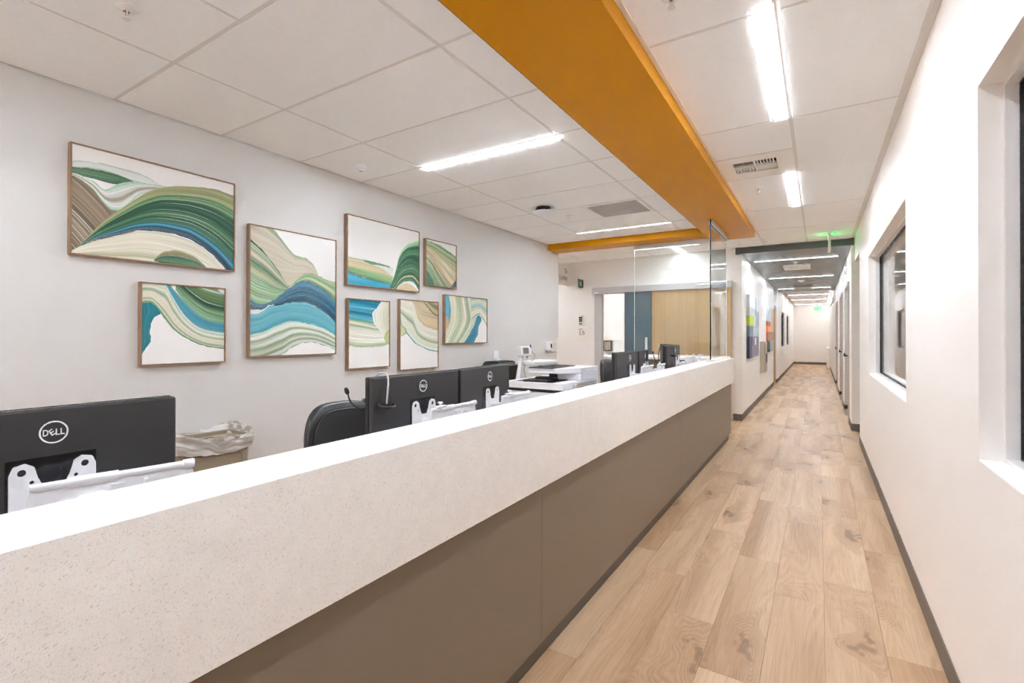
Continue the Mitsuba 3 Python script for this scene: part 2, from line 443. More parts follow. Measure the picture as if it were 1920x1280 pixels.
# corner guards
for nm, bx in (('trim_1', (-1.105, CL + .002, YD - .0025, YD, .10, 1.33)), ('trim_2', (CL, CL + .0025, YD, YD + .06, .10, 1.33)),
               ('trim_3', (RX, RX + .07, 8.4775, 8.48, .10, 1.30)), ('trim_4', (XL - .15, XL + .003, 6.985, 6.9885, .10, 1.325)), ('trim_5', (XL, XL + .003, 6.93, 6.988, .10, 1.325))):
    struct(nm, cbox(*bx, .0008), 'sign_cream', text='off-white plastic corner guard')

# ---- windows in the right wall
def window(n, w, txt):
    a, b, z0, z1 = w; k = structgroup(f'window_{n}', txt)
    part(k, 'frame', plate(ring_rect(a, b, z0, z1, .016), .105, 'x', XR + .060), 'window_frame')
    part(k, 'gasket', plate(ring_rect(a + .0165, b - .0165, z0 + .0165, z1 - .0165, .007), .014, 'x', XR + .092), 'black_plastic')
    v = np.array([[XR + .107, a + .016, z0 + .016], [XR + .107, b - .016, z0 + .016], [XR + .107, b - .016, z1 - .016], [XR + .107, a + .016, z1 - .016]])
    part(k, 'pane', (v, np.array([[0, 1, 2, 3]])), 'glass')
    part(k, 'sill', cbox(XR - .001, XR + .060, a, b, z0 - .002, z0 + .003, .001), 'sill_white')
window(1, W1, 'large interior window near the camera, black gasket and grey frame')
window(2, W2, 'interior window farther along the corridor, reflecting the corridor')
for i, (a, b) in enumerate(((17.9, 19.6), (21.0, 22.7))):
    k = structgroup(f'window_{i+3}', 'narrow dark-framed window in the far corridor wall')
    part(k, 'frame', plate(ring_rect(a, b, .98, 2.12, .05), .06, 'x', FX_ - .10), 'dark_metal')
    v = np.array([[FX_ - .07, a, .98], [FX_ - .07, b, .98], [FX_ - .07, b, 2.12], [FX_ - .07, a, 2.12]])
    part(k, 'pane', (v, np.array([[0, 1, 2, 3]])), 'glass')
    part(k, 'sill', cbox(FX_ - .06, FX_ + .015, a, b, .95, .98, .004), 'sill_white')

# ---- coloured soffits
so = structgroup('soffit_ochre', 'ochre dropped soffit that runs over the counter and turns left')
lpoly = sg.Polygon([(-1.25, YB), (-.715, YB), (-.715, 7.2), (-1.25, 7.2), (-1.25, 6.985), (XL, 6.985), (XL, 6.62), (-1.25, 6.62)])
m_ = m3.Manifold.extrude(m3.CrossSection([np.array(lpoly.exterior.coords)[:-1][::-1].tolist() if not lpoly.exterior.is_ccw else np.array(lpoly.exterior.coords)[:-1].tolist()]), CZ + .06 - 2.665)
mm = m_.to_mesh(); sm = trimesh.Trimesh(mm.vert_properties[:, :3] + [0, 0, 2.665], mm.tri_verts, process=False)
part(so, 'body', sm, 'ochre')
part(so, 'shadow_trim', box(-1.256, -1.2505, YB, 6.62, 2.668, CZ), 'vinyl_base')
part(so, 'edge_angle', cbox(-.714, -.690, YB, 7.2, CZ - .004, CZ + .002, .001), 'trim_white')
gs = structgroup('soffit_green', 'dark green dropped soffit over the corridor')
gl = [(-.95, .268, y) for y in (9.51, 12.5, 15.51)]
gpoly = sg.box(-1.12, 8.46, RX + .03, 16.65)
for a, b, y in gl: gpoly = gpoly.difference(sg.box(a, y - .035, b, y + .035))
part(gs, 'body', plate(gpoly, CZ + .06 - 2.65, 'z', 2.65), 'deep_green')

# ================================================================== ceiling lights
def led(name, x0, x1, y0, y1, z, txt, group=None, scale=1.0, drop=.009):
    k = thing(name, txt, 'ceiling light', 'linear ceiling lights')
    part(k, 'housing', plate(ring_rect(x0 - .006, x1 + .006, y0 - .006, y1 + .006, .008), .05, 'z', z - .003), 'trim_white')
    e = box(x0 + .0015, x1 - .0015, y0 + .0015, y1 - .0015, z - drop, z + .02)
    key = part(k, 'diffuser', e, 'white_plastic')
    scene[key]['emitter'] = {'type': 'area', 'radiance': {'type': 'rgb', 'value': [c * scale for c in LED_RGB]}}
rtxt = ['linear ceiling light behind the camera along the corridor', 'linear ceiling light above the camera along the corridor', 'long linear ceiling light nearest in the corridor, lengthwise', 'second lengthwise linear ceiling light, beyond the air diffuser']
for l, t in zip(R_LIGHTS, rtxt): led('linear_light', *l, CZ, t, scale=.75, drop=.009)
ltxt = ['linear ceiling light over the station behind the camera', 'linear ceiling light over the near end of the station', 'long crosswise ceiling light in the middle of the station', 'crosswise ceiling light just before the ochre soffit']
for l, t, dp in zip(L_LIGHTS, ltxt, (.012, .012, .012, .002)): led('linear_light', *l, CZ, t, drop=dp)
gt = ['nearest crosswise light strip in the green soffit', 'middle crosswise light strip in the green soffit', 'farthest crosswise light strip in the green soffit']
for (a, b, y), t in zip(gl, gt): led('linear_light', a, b, y - .03, y + .03, 2.652, t, scale=1.3, drop=.006)
led('linear_light', -1.975, -1.875, 7.34, 8.44, CZ, 'short ceiling light in the passage behind the glass', scale=.36)
led('linear_light', -5.9, -4.95, 7.60, 7.67, CZ, 'crosswise ceiling light in the lobby passage behind the grey wall', scale=1.3)
for y, t in ((19.3, 'first'), (22.0, 'second'), (25.3, 'third')):
    led('linear_light', -.88, .25, y - .03, y + .03, CZ - .006, f'{t} crosswise ceiling light beyond the green soffit', scale=.36)
led('linear_light', .298, .33, 18.9, 25.2, CZ - .008, 'lengthwise light line beside the right wall at the corridor end', scale=.25)
# rooms that borrow the same fittings
led('linear_light', -5.0, -3.8, 9.9, 9.97, CZ - .01, 'linear ceiling light inside the room behind the sliding door', scale=3.0)
led('linear_light', 1.4, 2.6, 4.4, 4.47, CZ - .01, 'linear ceiling light in the room behind the corridor window', scale=.2)
led('linear_light', 1.4, 2.6, .8, .87, CZ - .01, 'linear ceiling light in the room behind the near window', scale=.3)

# ================================================================== reception counter
ct = thing('reception_counter', 'long reception counter with speckled white quartz top and taupe front panels', 'counter')
CX, CY1 = -.945, 6.97
CB = -1.147
prof = sg.Polygon([(CB, 1.0635), (CB + .0015, 1.065), (CX - .0015, 1.065), (CX, 1.0635), (CX, .7465), (CX - .0015, .745), (CX - .03, .745), (CX - .03, 1.035), (CB, 1.035)])
part(ct, 'countertop', plate(prof, CY1 - YB - .01, 'y', YB + .01), 'quartz')
part(ct, 'end_apron', cbox(-1.14, CX - .028, CY1 - .03, CY1, .745, 1.0345, .0012), 'quartz')
part(ct, 'inner_wall', box(-1.12, -1.03, YB + .01, CY1 - .04, 0, 1.034), 'taupe')
py = [YB + .01, -3.02, -.62, 1.783, 4.185, CY1 - .03]
for a, b in zip(py[:-1], py[1:]): part(ct, 'front_panel', cbox(-1.03, -.975, a + .0006, b - .0006, .085, .80, .0012), 'taupe')
part(ct, 'toe_kick', box(-1.03, -1.0, YB + .01, CY1 - .06, 0, .085), 'toe_brown')
part(ct, 'return_top', cbox(-2.34, -1.148, 6.67, CY1, 1.030, 1.065, .0025), 'quartz')
part(ct, 'return_panel', cbox(-2.30, -1.125, 6.72, 6.92, 0, 1.029, .002), 'taupe')
part(ct, 'glass_curb', cbox(-1.075, -.985, 5.80, CY1 - .005, 1.0652, 1.086, .002), 'quartz')
part(ct, 'glass_curb', cbox(-2.29, -1.076, 6.915, CY1 - .005, 1.0652, 1.086, .002), 'quartz')

dk = thing('work_desk', 'long white worksurface behind the reception counter, under the monitors', 'desk')
part(dk, 'worktop', cbox(-1.76, -1.122, -3.4, 6.66, .71, .74, .002), 'white_plastic')
for y in (-3.2, -.6, 3.0, 4.1, 6.5): part(dk, 'end_panel', cbox(-1.74, -1.14, y, y + .025, 0, .709, .001), 'light_grey')

# ---- glass screen on the counter
gscr = thing('glass_screen', 'clear glass screen standing on the far corner of the reception counter', 'glass screen')
AX, AY0, AY1, GZ0, GZ1 = -1.03, 5.83, 6.945, 1.087, 2.612
BX0 = -2.265
def sheet(v): return (np.array(v, float), np.array([[0, 1, 2, 3]]))
part(gscr, 'pane', sheet([[AX, AY0, GZ0], [AX, AY1, GZ0], [AX, AY1, GZ1], [AX, AY0, GZ1]]), 'glass')
part(gscr, 'pane', sheet([[BX0, AY1, GZ0], [AX, AY1, GZ0], [AX, AY1, GZ1], [BX0, AY1, GZ1]]), 'glass')
part(gscr, 'glass_edge', cbox(AX - .006, AX + .006, AY0 - .0055, AY0 - .0005, GZ0, GZ1, .001), 'glass_edge_dark', text='dark green polished glass edge')
part(gscr, 'glass_edge', cbox(BX0 - .0055, BX0 - .0005, AY1 - .006, AY1 + .006, GZ0, GZ1, .001), 'glass_edge_light', text='bright glass edge')
part(gscr, 'glass_edge', cbox(AX - .005, AX + .006, AY1 + .0005, AY1 + .006, GZ0, GZ1, .001), 'glass_edge_light', text='bright corner joint')
part(gscr, 'head_channel', cat(cbox(AX - .022, AX - .007, AY0, AY1 + .02, GZ1 - .005, 2.6645, .001), cbox(AX + .007, AX + .022, AY0, AY1 + .02, GZ1 - .005, 2.6645, .001)), 'aluminium')
part(gscr, 'head_channel', cat(cbox(BX0, AX - .023, AY1 - .022, AY1 - .007, GZ1 - .005, 2.6645, .001), cbox(BX0, AX - .023, AY1 + .007, AY1 + .022, GZ1 - .005, 2.6645, .001)), 'aluminium')
part(gscr, 'channel_gasket', cat(box(AX - .0065, AX + .0065, AY0 + .002, AY1, GZ1 + .001, 2.664), box(BX0 + .002, AX - .01, AY1 - .0065, AY1 + .0065, GZ1 + .001, 2.664)), 'black_plastic')

# ================================================================== sliding door, header, signs
sd = structgroup('door_1', 'oak sliding door with a blue-grey glass strip, under a grey header rail')
part(sd, 'header', cbox(-3.545, -1.169, 8.40, YD, 2.125, 2.232, .003), 'light_grey')
part(sd, 'leaf', cbox(-2.448, -1.185, 8.445, 8.49, .012, 2.125, .002), 'oak_veneer')
part(sd, 'glass_strip', cbox(-2.938, -2.4485, 8.455, 8.48, .012, 2.125, .002), 'blue_glass', text='blue-grey glass strip')
part(sd, 'edge_strip', cbox(-2.946, -2.9385, 8.45, 8.485, .012, 2.125, .001), 'aluminium')
part(sd, 'handle', cat(cbox(-2.56, -2.515, 8.405, 8.42, .80, 1.325, .004), box(-2.55, -2.525, 8.42, 8.455, .86, .88), box(-2.55, -2.525, 8.42, 8.455, 1.25, 1.27)), 'white_plastic', text='white vertical pull handle')
part(sd, 'jamb', cat(cbox(-3.545, -3.42, YD - .012, YD - .001, 0, 2.124, .001), cbox(-3.42, -3.405, YD - .012, YD + .095, 0, 2.12, .001)), 'light_grey')
part(sd, 'floor_guide', box(-2.9, -2.86, 8.45, 8.485, 0, .011), 'aluminium')
part(sd, 'header_label', cbox(-3.50, -3.42, 8.3985, 8.3995, 2.13, 2.15, .0003), 'trim_white', text='small white sticker')
# wall items
rs = thing('room_sign', 'cream room number plate reading 15 beside the sliding door', 'sign')
part(rs, 'plate', cbox(-3.893, -3.672, YD - .008, YD - .0005, 1.335, 1.505, .001), 'sign_cream')
part(rs, 'lower_plate', cbox(-3.893, -3.672, YD - .008, YD - .0005, 1.278, 1.333, .001), 'sign_cream')
part(rs, 'number', face_text(text('15', .075), [-3.868, YD - .0085, 1.365], [1, 0, 0], [0, 0, 1]), 'text_black')
part(rs, 'caption', face_text(text('Exam', .022), [-3.868, YD - .0085, 1.463], [1, 0, 0], [0, 0, 1]), 'text_black')
nl = thing('call_indicator', 'white wall indicator with stacked dark red lenses and a green lens, above the room plate', 'indicator light')
part(nl, 'case', cbox(-3.862, -3.768, YD - .03, YD - .0005, 1.545, 1.735, .006), 'off_white_plastic')
for i in range(3): part(nl, 'lens', cbox(-3.848, -3.782, YD - .038, YD - .0305, 1.680 - i * .034, 1.706 - i * .034, .003), 'lens_red')
part(nl, 'lens', cbox(-3.848, -3.782, YD - .038, YD - .0305, 1.562, 1.592, .003), 'lens_green', text='green lens')
gb = thing('blade_sign', 'small green projecting sign reading 15 on the wall by the sliding door', 'sign')
part(gb, 'panel', cbox(-3.81, -3.795, 8.36, YD - .006, 2.25, 2.412, .001), 'sign_green')
part(gb, 'bracket', cbox(-3.83, -3.775, YD - .0055, YD - .0005, 2.26, 2.40, .001), 'dark_metal')
part(gb, 'number', face_text(text('15', .068), [-3.7945, 8.395, 2.295], [0, 1, 0], [0, 0, 1]), 'logo_white')
ls = thing('lobby_sign', 'cream projecting sign reading To Lobby near the ceiling', 'sign')
part(ls, 'panel', cbox(-4.09, -4.075, 7.93, YD - .0005, 2.30, 2.70, .001), 'sign_cream')
t1 = text('To', .085); t2 = text('Lobby', .085)
part(ls, 'lettering', cat(face_text(t1, [-4.0745, YD - .07 - t1.bounds[1][0], 2.535], [0, 1, 0], [0, 0, 1]), face_text(t2, [-4.0745, YD - .07 - t2.bounds[1][0], 2.405], [0, 1, 0], [0, 0, 1])), 'text_black')
rg = thing('return_grille', 'grey return air grille in the passage ceiling behind the lobby sign', 'air vent')
part(rg, 'frame', plate(ring_rect(-4.83, -4.05, 7.37, 7.9, .02), .008, 'z', CZ - .010), 'trim_white')
part(rg, 'panel', box(-4.81, -4.07, 7.39, 7.88, CZ - .007, CZ - .003), 'grille_grey')
# inside room 15
struct('trim_6', cbox(-7.6, -1.33, 11.485, 11.4995, 1.225, 1.245, .002), 'trim_white', text='white wall rail in the room behind the sliding door')
bw = single('accent_panel', cbox(-3.96, -2.2, 11.46, 11.484, .0, 2.42, .002), 'room_blue', 'blue-grey accent panel on the far wall of the room behind the sliding door', 'wall panel')
fr = thing('wall_rack', 'small black-framed rack with brown slots on the far wall seen past the door jamb', 'rack')
part(fr, 'frame', plate(ring_rect(-4.53, -4.31, .97, 1.22, .018), .05, 'y', 11.43), 'black_plastic')
part(fr, 'back', box(-4.51, -4.33, 11.47, 11.483, .99, 1.20), 'walnut')
for i in range(3): part(fr, 'slat', cbox(-4.50 + i * .056, -4.47 + i * .056, 11.445, 11.469, .99, 1.20, .002), 'steel_beige')
cb = thing('low_cabinet', 'white low cabinet inside the room behind the sliding door', 'cabinet')
part(cb, 'body', cbox(-4.9, -3.7, 10.8, 11.4, 0, .84, .004), 'white_plastic')
part(cb, 'top', cbox(-4.92, -3.68, 10.78, 11.42, .841, .87, .003), 'trim_white')

# ================================================================== framed paintings
WHITE = (244, 242, 238)
class Curve:
    """piecewise-linear table (from a smooth curve through the points), read in a texture by drjit"""
    def __init__(s, pts, n=40):
        from scipy.interpolate import PchipInterpolator
        pts = np.array(sorted(pts), float); s.a, s.b, s.n = float(pts[0, 0]), float(pts[-1, 0]), n
        s.v = mi.Float(PchipInterpolator(pts[:, 0], pts[:, 1])(np.linspace(s.a, s.b, n)).astype(np.float32)); dr.eval(s.v)
    def __call__(s, x):
        t = dr.clip((x - s.a) / (s.b - s.a), 0, .9999) * (s.n - 1)
        i = mi.UInt32(t); f = t - mi.Float(i)
        return dr.gather(mi.Float, s.v, i) * (1 - f) + dr.gather(mi.Float, s.v, i + 1) * f

def painting_fn(layers, seed):
    comp = []
    for (axis, lo, hi, pal, streak) in layers:
        comp.append((axis, Curve(lo), Curve(hi), [(p, lin(c)) for p, c in pal], streak))
    def fn(p, n, uv):
        u, v = uv.x, uv.y
        wob = (noise(u * 7, v * 7, seed) - .5) * .005
        col = mi.Color3f(*lin(WHITE))
        for j, (axis, lo, hi, pal, streak) in enumerate(comp):
            s, t = (u, v) if axis == 'u' else (v, u)
            t = t + wob
            a, b = lo(s), hi(s)
            w = (t - a) / dr.maximum(b - a, 1e-3)
            ragged = (noise(s * 26, w * 5, seed + j) - .5) * .012
            wn = w + (noise(s * 2.1, w * 9, seed + 3 * j) - .5) * .035
            c = mi.Color3f(*pal[0][1])
            for (p0, c0), (p1, c1) in zip(pal[:-1], pal[1:]): c = mix(c, c1, smoothstep(p0, p1, wn))
            st = noise(wn * 38, s * 1.3, seed + j * 5) * .40 + noise(wn * 105, s * 2.2, seed + j * 7) * .35 + noise(wn * 260, s * 4, seed + j * 9) * .25
            c = c * (1 + streak * (st - .5) * 2.1)
            hl = smoothstep(.70, .92, noise(wn * 75, s * 1.5, seed + 31 + j)) * streak
            c = mix(c, mi.Color3f(.80, .82, .74), hl * .75)
            inside = dr.select((t > a + ragged) & (t < b + ragged) & (s > lo.a - 1e-4) & (s < lo.b + 1e-4), 1., 0.)
            col = mix(col, c, inside)
        return col
    return fn

SAGE, MINT, CREAM, TAN, OLIVE = (146, 170, 134), (160, 192, 172), (220, 216, 196), (196, 178, 146), (150, 150, 112)
DGR, MGR, TEAL, BLUE, NAVY, LBL = (44, 88, 64), (84, 128, 90), (34, 116, 128), (70, 146, 168), (38, 66, 88), (112, 178, 190)
TAUPE = (140, 124, 104); WHT = (228, 230, 224)
PAINT = {
 'A': [('u', [(0, .16), (.16, .12), (.36, .13), (.48, .19), (.55, .21)], [(0, .23), (.16, .19), (.36, .24), (.48, .22), (.55, .215)], [(0, MINT), (.15, WHT), (.6, WHT), (1, MINT)], .25),
       ('u', [(0, .218), (.19, .185), (.335, .226)], [(0, .262), (.19, .29), (.335, .24)], [(0, DGR), (.4, MGR), (1, DGR)], .7),
       ('u', [(0, .286), (.13, .36), (.19, .5), (.23, .53), (.34, .40)], [(0, 1.3), (.34, 1.3)], [(0, TAUPE), (1, (120, 106, 86))], .2),
       ('u', [(0, .29), (.13, .46), (.23, .64), (.34, .92)], [(0, 1.02), (.13, 1.32), (.34, 1.9)], [(0, (128, 112, 92)), (.2, TAUPE), (.4, (116, 100, 80)), (.6, TAUPE), (.8, (124, 108, 86)), (1, (110, 96, 76))], .6),
       ('u', [(0, .262), (.1, .30), (.17, .36), (.2, .33), (.28, .25), (.36, .215), (.5, .2), (.6, .2)], [(0, .29), (.1, .37), (.17, .5), (.21, .545), (.25, .54), (.30, .46), (.36, .35), (.5, .25), (.6, .215)], [(0, MINT), (.3, WHT), (.6, (150, 146, 124)), (.8, WHT), (1, MINT)], .5),
       ('u', [(0, 1.0), (.03, .94), (.187, .626), (.314, .426), (.418, .29), (.504, .21), (.677, .141), (.856, .10), (1, .127)], [(0, 1.01), (.03, .97), (.09, .877), (.245, .774), (.37, .70), (.475, .68), (.65, .70), (.76, .77), (.88, .90), (.96, 1.03), (1, 1.1)], [(0, (160, 160, 116)), (.14, (158, 166, 120)), (.2, MGR), (.25, (120, 158, 112)), (.30, DGR), (.48, (38, 78, 58)), (.6, MGR), (.64, DGR), (.74, (60, 108, 76)), (.80, (44, 92, 104)), (.84, BLUE), (.88, (44, 100, 122)), (.92, NAVY), (1, NAVY)], .62),
       ('u', [(0, .985), (.09, .885), (.245, .78), (.37, .705), (.475, .685), (.65, .705), (.76, .775), (.88, .905), (.96, 1.04)], [(0, 1.05), (.2, 1.15), (.5, 1.25), (.96, 1.4)], [(0, CREAM), (.35, (226, 220, 200)), (.5, (180, 178, 146)), (.58, CREAM), (1, TAN)], .35),
       ('u', [(.45, .98), (.52, .88), (.6, .855), (.7, .89), (.8, 1.0)], [(.45, .99), (.6, 1.01), (.8, 1.01)], [(0, OLIVE), (.3, (126, 122, 84)), (.42, DGR), (.8, MGR), (1, DGR)], .5)],
 'B': [('v', [(.22, 0.), (.9, 0.)], [(.22, .16), (.30, .19), (.36, .21), (.42, .13), (.50, .10), (.6, .09), (.7, .10), (.78, .06), (.86, 0.01), (.9, -.02)], [(0, TEAL), (.5, (30, 124, 134)), (1, TEAL)], .35),
       ('u', [(0, -.02), (.25, -.02), (.35, .18), (.5, .42), (.65, .55), (.8, .60), (1, .63)], [(0, .25), (.1, .235), (.15, .28), (.22, .38), (.3, .5), (.4, .61), (.5, .68), (.6, .73), (.75, .79), (.9, .815), (1, .83)], [(0, MINT), (.2, CREAM), (.35, SAGE), (.45, CREAM), (.7, CREAM), (.8, SAGE), (.88, CREAM), (.93, (128, 158, 122)), (1, (116, 150, 116))], .5),
       ('u', [(.25, -.1), (.4, .1), (.5, .2), (.65, .34), (.8, .42), (1, .45)], [(.25, -.02), (.35, .18), (.5, .43), (.65, .56), (.8, .61), (1, .64)], [(0, (118, 160, 140)), (.3, BLUE), (.75, (74, 150, 164)), (.9, WHT), (1, MINT)], .4),
       ('u', [(.38, -.6), (1, -.45)], [(.38, .06), (.5, .21), (.65, .35), (.8, .43), (1, .46)], [(0, SAGE), (.5, SAGE), (.68, (96, 130, 84)), (.8, DGR), (.88, (108, 140, 100)), (1, (120, 158, 126))], .75),
       ('u', [(.88, -.1), (1, -.1)], [(.88, -.01), (.94, .05), (1, .09)], [(0, WHT), (.8, WHT), (1, BLUE)], .3)],
 'C': [('u', [(0, -.1), (.15, -.04), (.3, .04), (.42, .14), (.5, .185), (.6, .19), (.7, .23), (.78, .33)], [(0, .6), (.3, .56), (.45, .47), (.6, .42), (.78, .40)], [(0, SAGE), (.12, (206, 198, 178)), (.6, (200, 190, 170)), (1, (204, 196, 176))], .28),
       ('u', [(0, .115), (.15, .2), (.3, .33), (.43, .46)], [(0, .58), (.1, .61), (.22, .6), (.43, .48)], [(0, DGR), (.06, (150, 172, 134)), (.2, (200, 192, 170)), (.32, MGR), (.45, (178, 182, 150)), (.6, (120, 160, 118)), (.8, (150, 178, 140)), (1, (120, 168, 122))], .7),
       ('u', [(.42, .46), (.5, .385), (.67, .31), (.85, .345), (1, .37)], [(.42, .48), (.59, .40), (.83, .46), (1, .57)], [(0, (176, 186, 150)), (.35, (128, 168, 120)), (.5, (190, 190, 160)), (.8, MGR), (1, SAGE)], .5),
       ('u', [(0, .56), (.12, .60), (.2, .585), (.3, .53), (.42, .455), (.59, .387), (.83, .44), (1, .547)], [(0, .645), (.15, .645), (.22, .61), (.3, .605), (.45, .575), (.6, .57), (.8, .62), (1, .725)], [(0, (74, 130, 152)), (.2, (66, 122, 146)), (.4, (40, 80, 104)), (.6, (58, 112, 134)), (.75, (34, 70, 92)), (1, (44, 84, 104))], .6),
       ('u', [(0, .64), (.1, .645), (.2, .605), (.25, .59)], [(0, .68), (.1, .67), (.2, .625), (.25, .60)], [(0, WHT), (1, WHT)], .15),
       ('u', [(0, .675), (.1, .668), (.22, .61), (.3, .60), (.45, .572), (.6, .568), (.8, .62), (1, .722)], [(0, .84), (.15, .81), (.3, .755), (.47, .726), (.7, .75), (1, .836)], [(0, LBL), (.3, (92, 166, 180)), (.6, (108, 176, 186)), (1, (76, 156, 172))], .35),
       ('u', [(0, .835), (.15, .805), (.3, .752), (.47, .723), (.7, .747), (1, .833)], [(0, 1.05), (.33, 1.0), (.45, .94), (.56, .91), (.7, .90), (.85, .93), (1, .97)], [(0, MINT), (.15, WHT), (.3, (140, 158, 118)), (.42, WHT), (.55, SAGE), (.7, (214, 216, 196)), (.8, (120, 148, 112)), (.9, WHT), (1, SAGE)], .6)],
 'D': [('u', [(0, .61), (.27, .62), (.45, .635), (.6, .68)], [(0, .83), (.27, .89), (.6, .95)], [(0, (206, 204, 172)), (.15, (206, 192, 158)), (.5, (204, 188, 152)), (.6, (150, 178, 124)), (.85, (122, 160, 108)), (1, MGR)], .45),
       ('u', [(.2, .615), (.35, .625), (.56, .655)], [(.2, .63), (.35, .668), (.56, .665)], [(0, MGR), (1, (96, 138, 92))], .4),
       ('u', [(.30, .672), (.42, .66), (.56, .675), (.6, .70)], [(.30, .674), (.42, .70), (.56, .78), (.6, .80)], [(0, WHT), (1, WHT)], .1),
       ('u', [(0, .825), (.2, .875), (.4, .91), (.6, .93)], [(0, 1.05), (.6, 1.05)], [(0, (60, 120, 130)), (.2, (66, 166, 190)), (.6, (52, 152, 178)), (1, (70, 170, 190))], .35),
       ('u', [(.55, 1.0), (.6, .85), (.65, .66), (.69, .47), (.74, .35), (.82, .24), (.9, .19), (1, .145)], [(.55, 1.02), (.62, 1.02), (.7, .92), (.78, .86), (.88, .84), (1, .97)], [(0, (164, 198, 160)), (.07, (130, 178, 134)), (.12, DGR), (.3, (74, 116, 84)), (.36, DGR), (.7, (66, 110, 76)), (.8, DGR), (.86, TAN), (.9, (60, 104, 76)), (1, (70, 116, 86))], .45),
       ('u', [(.64, 1.02), (.72, .93), (.82, .885), (.92, .925), (1, 1.0)], [(.64, 1.1), (1, 1.1)], [(0, (208, 192, 158)), (1, (206, 188, 152))], .3)],
 'E': [('u', [(0, .03), (.37, .06), (.74, .16), (1, .26)], [(0, .72), (.2, .95), (.4, 1.35), (1, 2.1)], [(0, (134, 168, 118)), (.12, (160, 164, 122)), (.25, (190, 176, 140)), (.48, (188, 172, 136)), (.55, MGR), (.65, (172, 164, 128)), (.75, MGR), (.86, (132, 160, 120)), (1, DGR)], .65),
       ('u', [(0, .70), (.2, .93), (.3, 1.1)], [(0, 1.3), (.3, 1.3)], [(0, (70, 116, 92)), (1, (62, 104, 84))], .3),
       ('u', [(.82, 1.02), (.92, .88), (1, .84)], [(.82, 1.1), (1, 1.1)], [(0, (46, 84, 92)), (.5, (40, 92, 90)), (.6, WHT), (1, SAGE)], .3)],
 'F': [('u', [(0, -.1), (.85, -.05)], [(0, .29), (.2, .31), (.4, .33), (.85, .36)], [(0, (30, 110, 130)), (.3, (24, 116, 140)), (.5, (66, 160, 184)), (.7, (28, 116, 142)), (.88, (78, 170, 190)), (1, (96, 150, 120))], .5),
       ('u', [(0, .285), (.2, .305), (.4, .325), (.7, .36), (1, .36)], [(0, .665), (.3, .70), (.6, .70), (.9, .685), (1, .63)], [(0, (150, 180, 138)), (.1, CREAM), (.22, SAGE), (.3, (224, 224, 206)), (.55, (232, 230, 216)), (.8, (228, 226, 208)), (.94, (170, 188, 148)), (1, (190, 202, 168))], .4),
       ('v', [(-.02, .8), (.1, .68), (.2, .56), (.3, .58), (.45, .75), (.62, .88)], [(-.02, 1.1), (.62, 1.1)], [(0, WHT), (.3, (230, 226, 208)), (.6, (214, 210, 188)), (1, SAGE)], .4),
       ('v', [(.42, 1.0), (.5, .90), (.57, .87), (.63, .92), (.67, .99)], [(.42, 1.1), (.67, 1.1)], [(0, (176, 190, 130)), (1, (198, 202, 140))], .25)],
 'G': [('u', [(0, -.05), (.3, -.05), (.45, .26), (.6, .36), (1, .43)], [(0, .33), (.1, .42), (.2, .51), (.4, .64), (.6, .70), (.8, .745), (1, .765)], [(0, (232, 228, 214)), (.4, (228, 226, 208)), (.6, SAGE), (.66, (226, 224, 206)), (.9, (220, 224, 204)), (.955, (206, 220, 206)), (.975, TEAL), (1, BLUE)], .3),
       ('u', [(.27, -.3), (1, -.3)], [(.27, -.02), (.36, .10), (.45, .25), (.6, .36), (.8, .41), (1, .43)], [(0, TAN), (.5, TAN), (.7, (202, 184, 150)), (1, (206, 186, 150))], .3),
       ('u', [(.55, -.35), (1, -.35)], [(.55, -.03), (.7, .08), (.85, .17), (1, .22)], [(0, OLIVE), (.5, (110, 112, 76)), (.65, TAN), (.75, (112, 116, 80)), (.88, (182, 164, 126)), (1, (118, 120, 82))], .7),
       ('v', [(.28, -.05), (.52, -.05)], [(.28, .02), (.36, .05), (.42, .15), (.46, .17), (.52, .04)], [(0, (170, 190, 130)), (.6, (206, 208, 160)), (1, SAGE)], .4)],
 'H': [('v', [(-.02, -.05), (.75, -.05)], [(-.02, .07), (.2, .13), (.4, .12), (.75, .06)], [(0, BLUE), (.6, (100, 176, 196)), (1, BLUE)], .3),
       ('v', [(.42, -.05), (.75, -.05)], [(.42, .02), (.5, .08), (.75, .06)], [(0, TAN), (1, (200, 176, 146))], .2),
       ('v', [(-.02, .06), (.3, .115), (.5, .10), (.7, .04), (.85, -.02), (1.02, -.08)], [(-.02, .63), (.2, .66), (.45, .70), (.6, .665), (.8, .55), (1.02, .38)], [(0, (206, 210, 178)), (.2, (222, 220, 196)), (.4, (176, 190, 152)), (.55, (224, 222, 200)), (.75, SAGE), (.85, (222, 222, 202)), (1, (196, 206, 178))], .45),
       ('u', [(.60, -.05), (1, -.05)], [(.60, .5), (.66, .44), (.72, .39), (.80, .36), (.88, .44), (1, .62)], [(0, MGR), (.12, (150, 190, 170)), (.3, CREAM), (.5, (140, 190, 180)), (.65, CREAM), (.85, (226, 226, 206)), (1, SAGE)], .5),
       ('v', [(.38, .77), (.44, .715), (.5, .70), (.6, .67), (.8, .56), (1.02, .41)], [(.38, .80), (.44, .86), (.50, .86), (.58, .81), (.66, .78), (.8, .775), (.9, .72), (1.02, .65)], [(0, (60, 136, 158)), (.5, (52, 130, 152)), (1, (64, 140, 160))], .35)],
}
FR = {'A': (.968, 1.865, 1.806, 2.427), 'B': (1.30, 1.803, 1.171, 1.685), 'C': (1.967, 2.72, 1.197, 2.17), 'D': (2.83, 3.744, 1.80, 2.425),
      'E': (3.837, 4.353, 1.884, 2.38), 'F': (2.843, 3.337, 1.057, 1.685), 'G': (3.466, 4.043, 1.01, 1.718), 'H': (4.149, 4.962, 1.264, 1.81)}
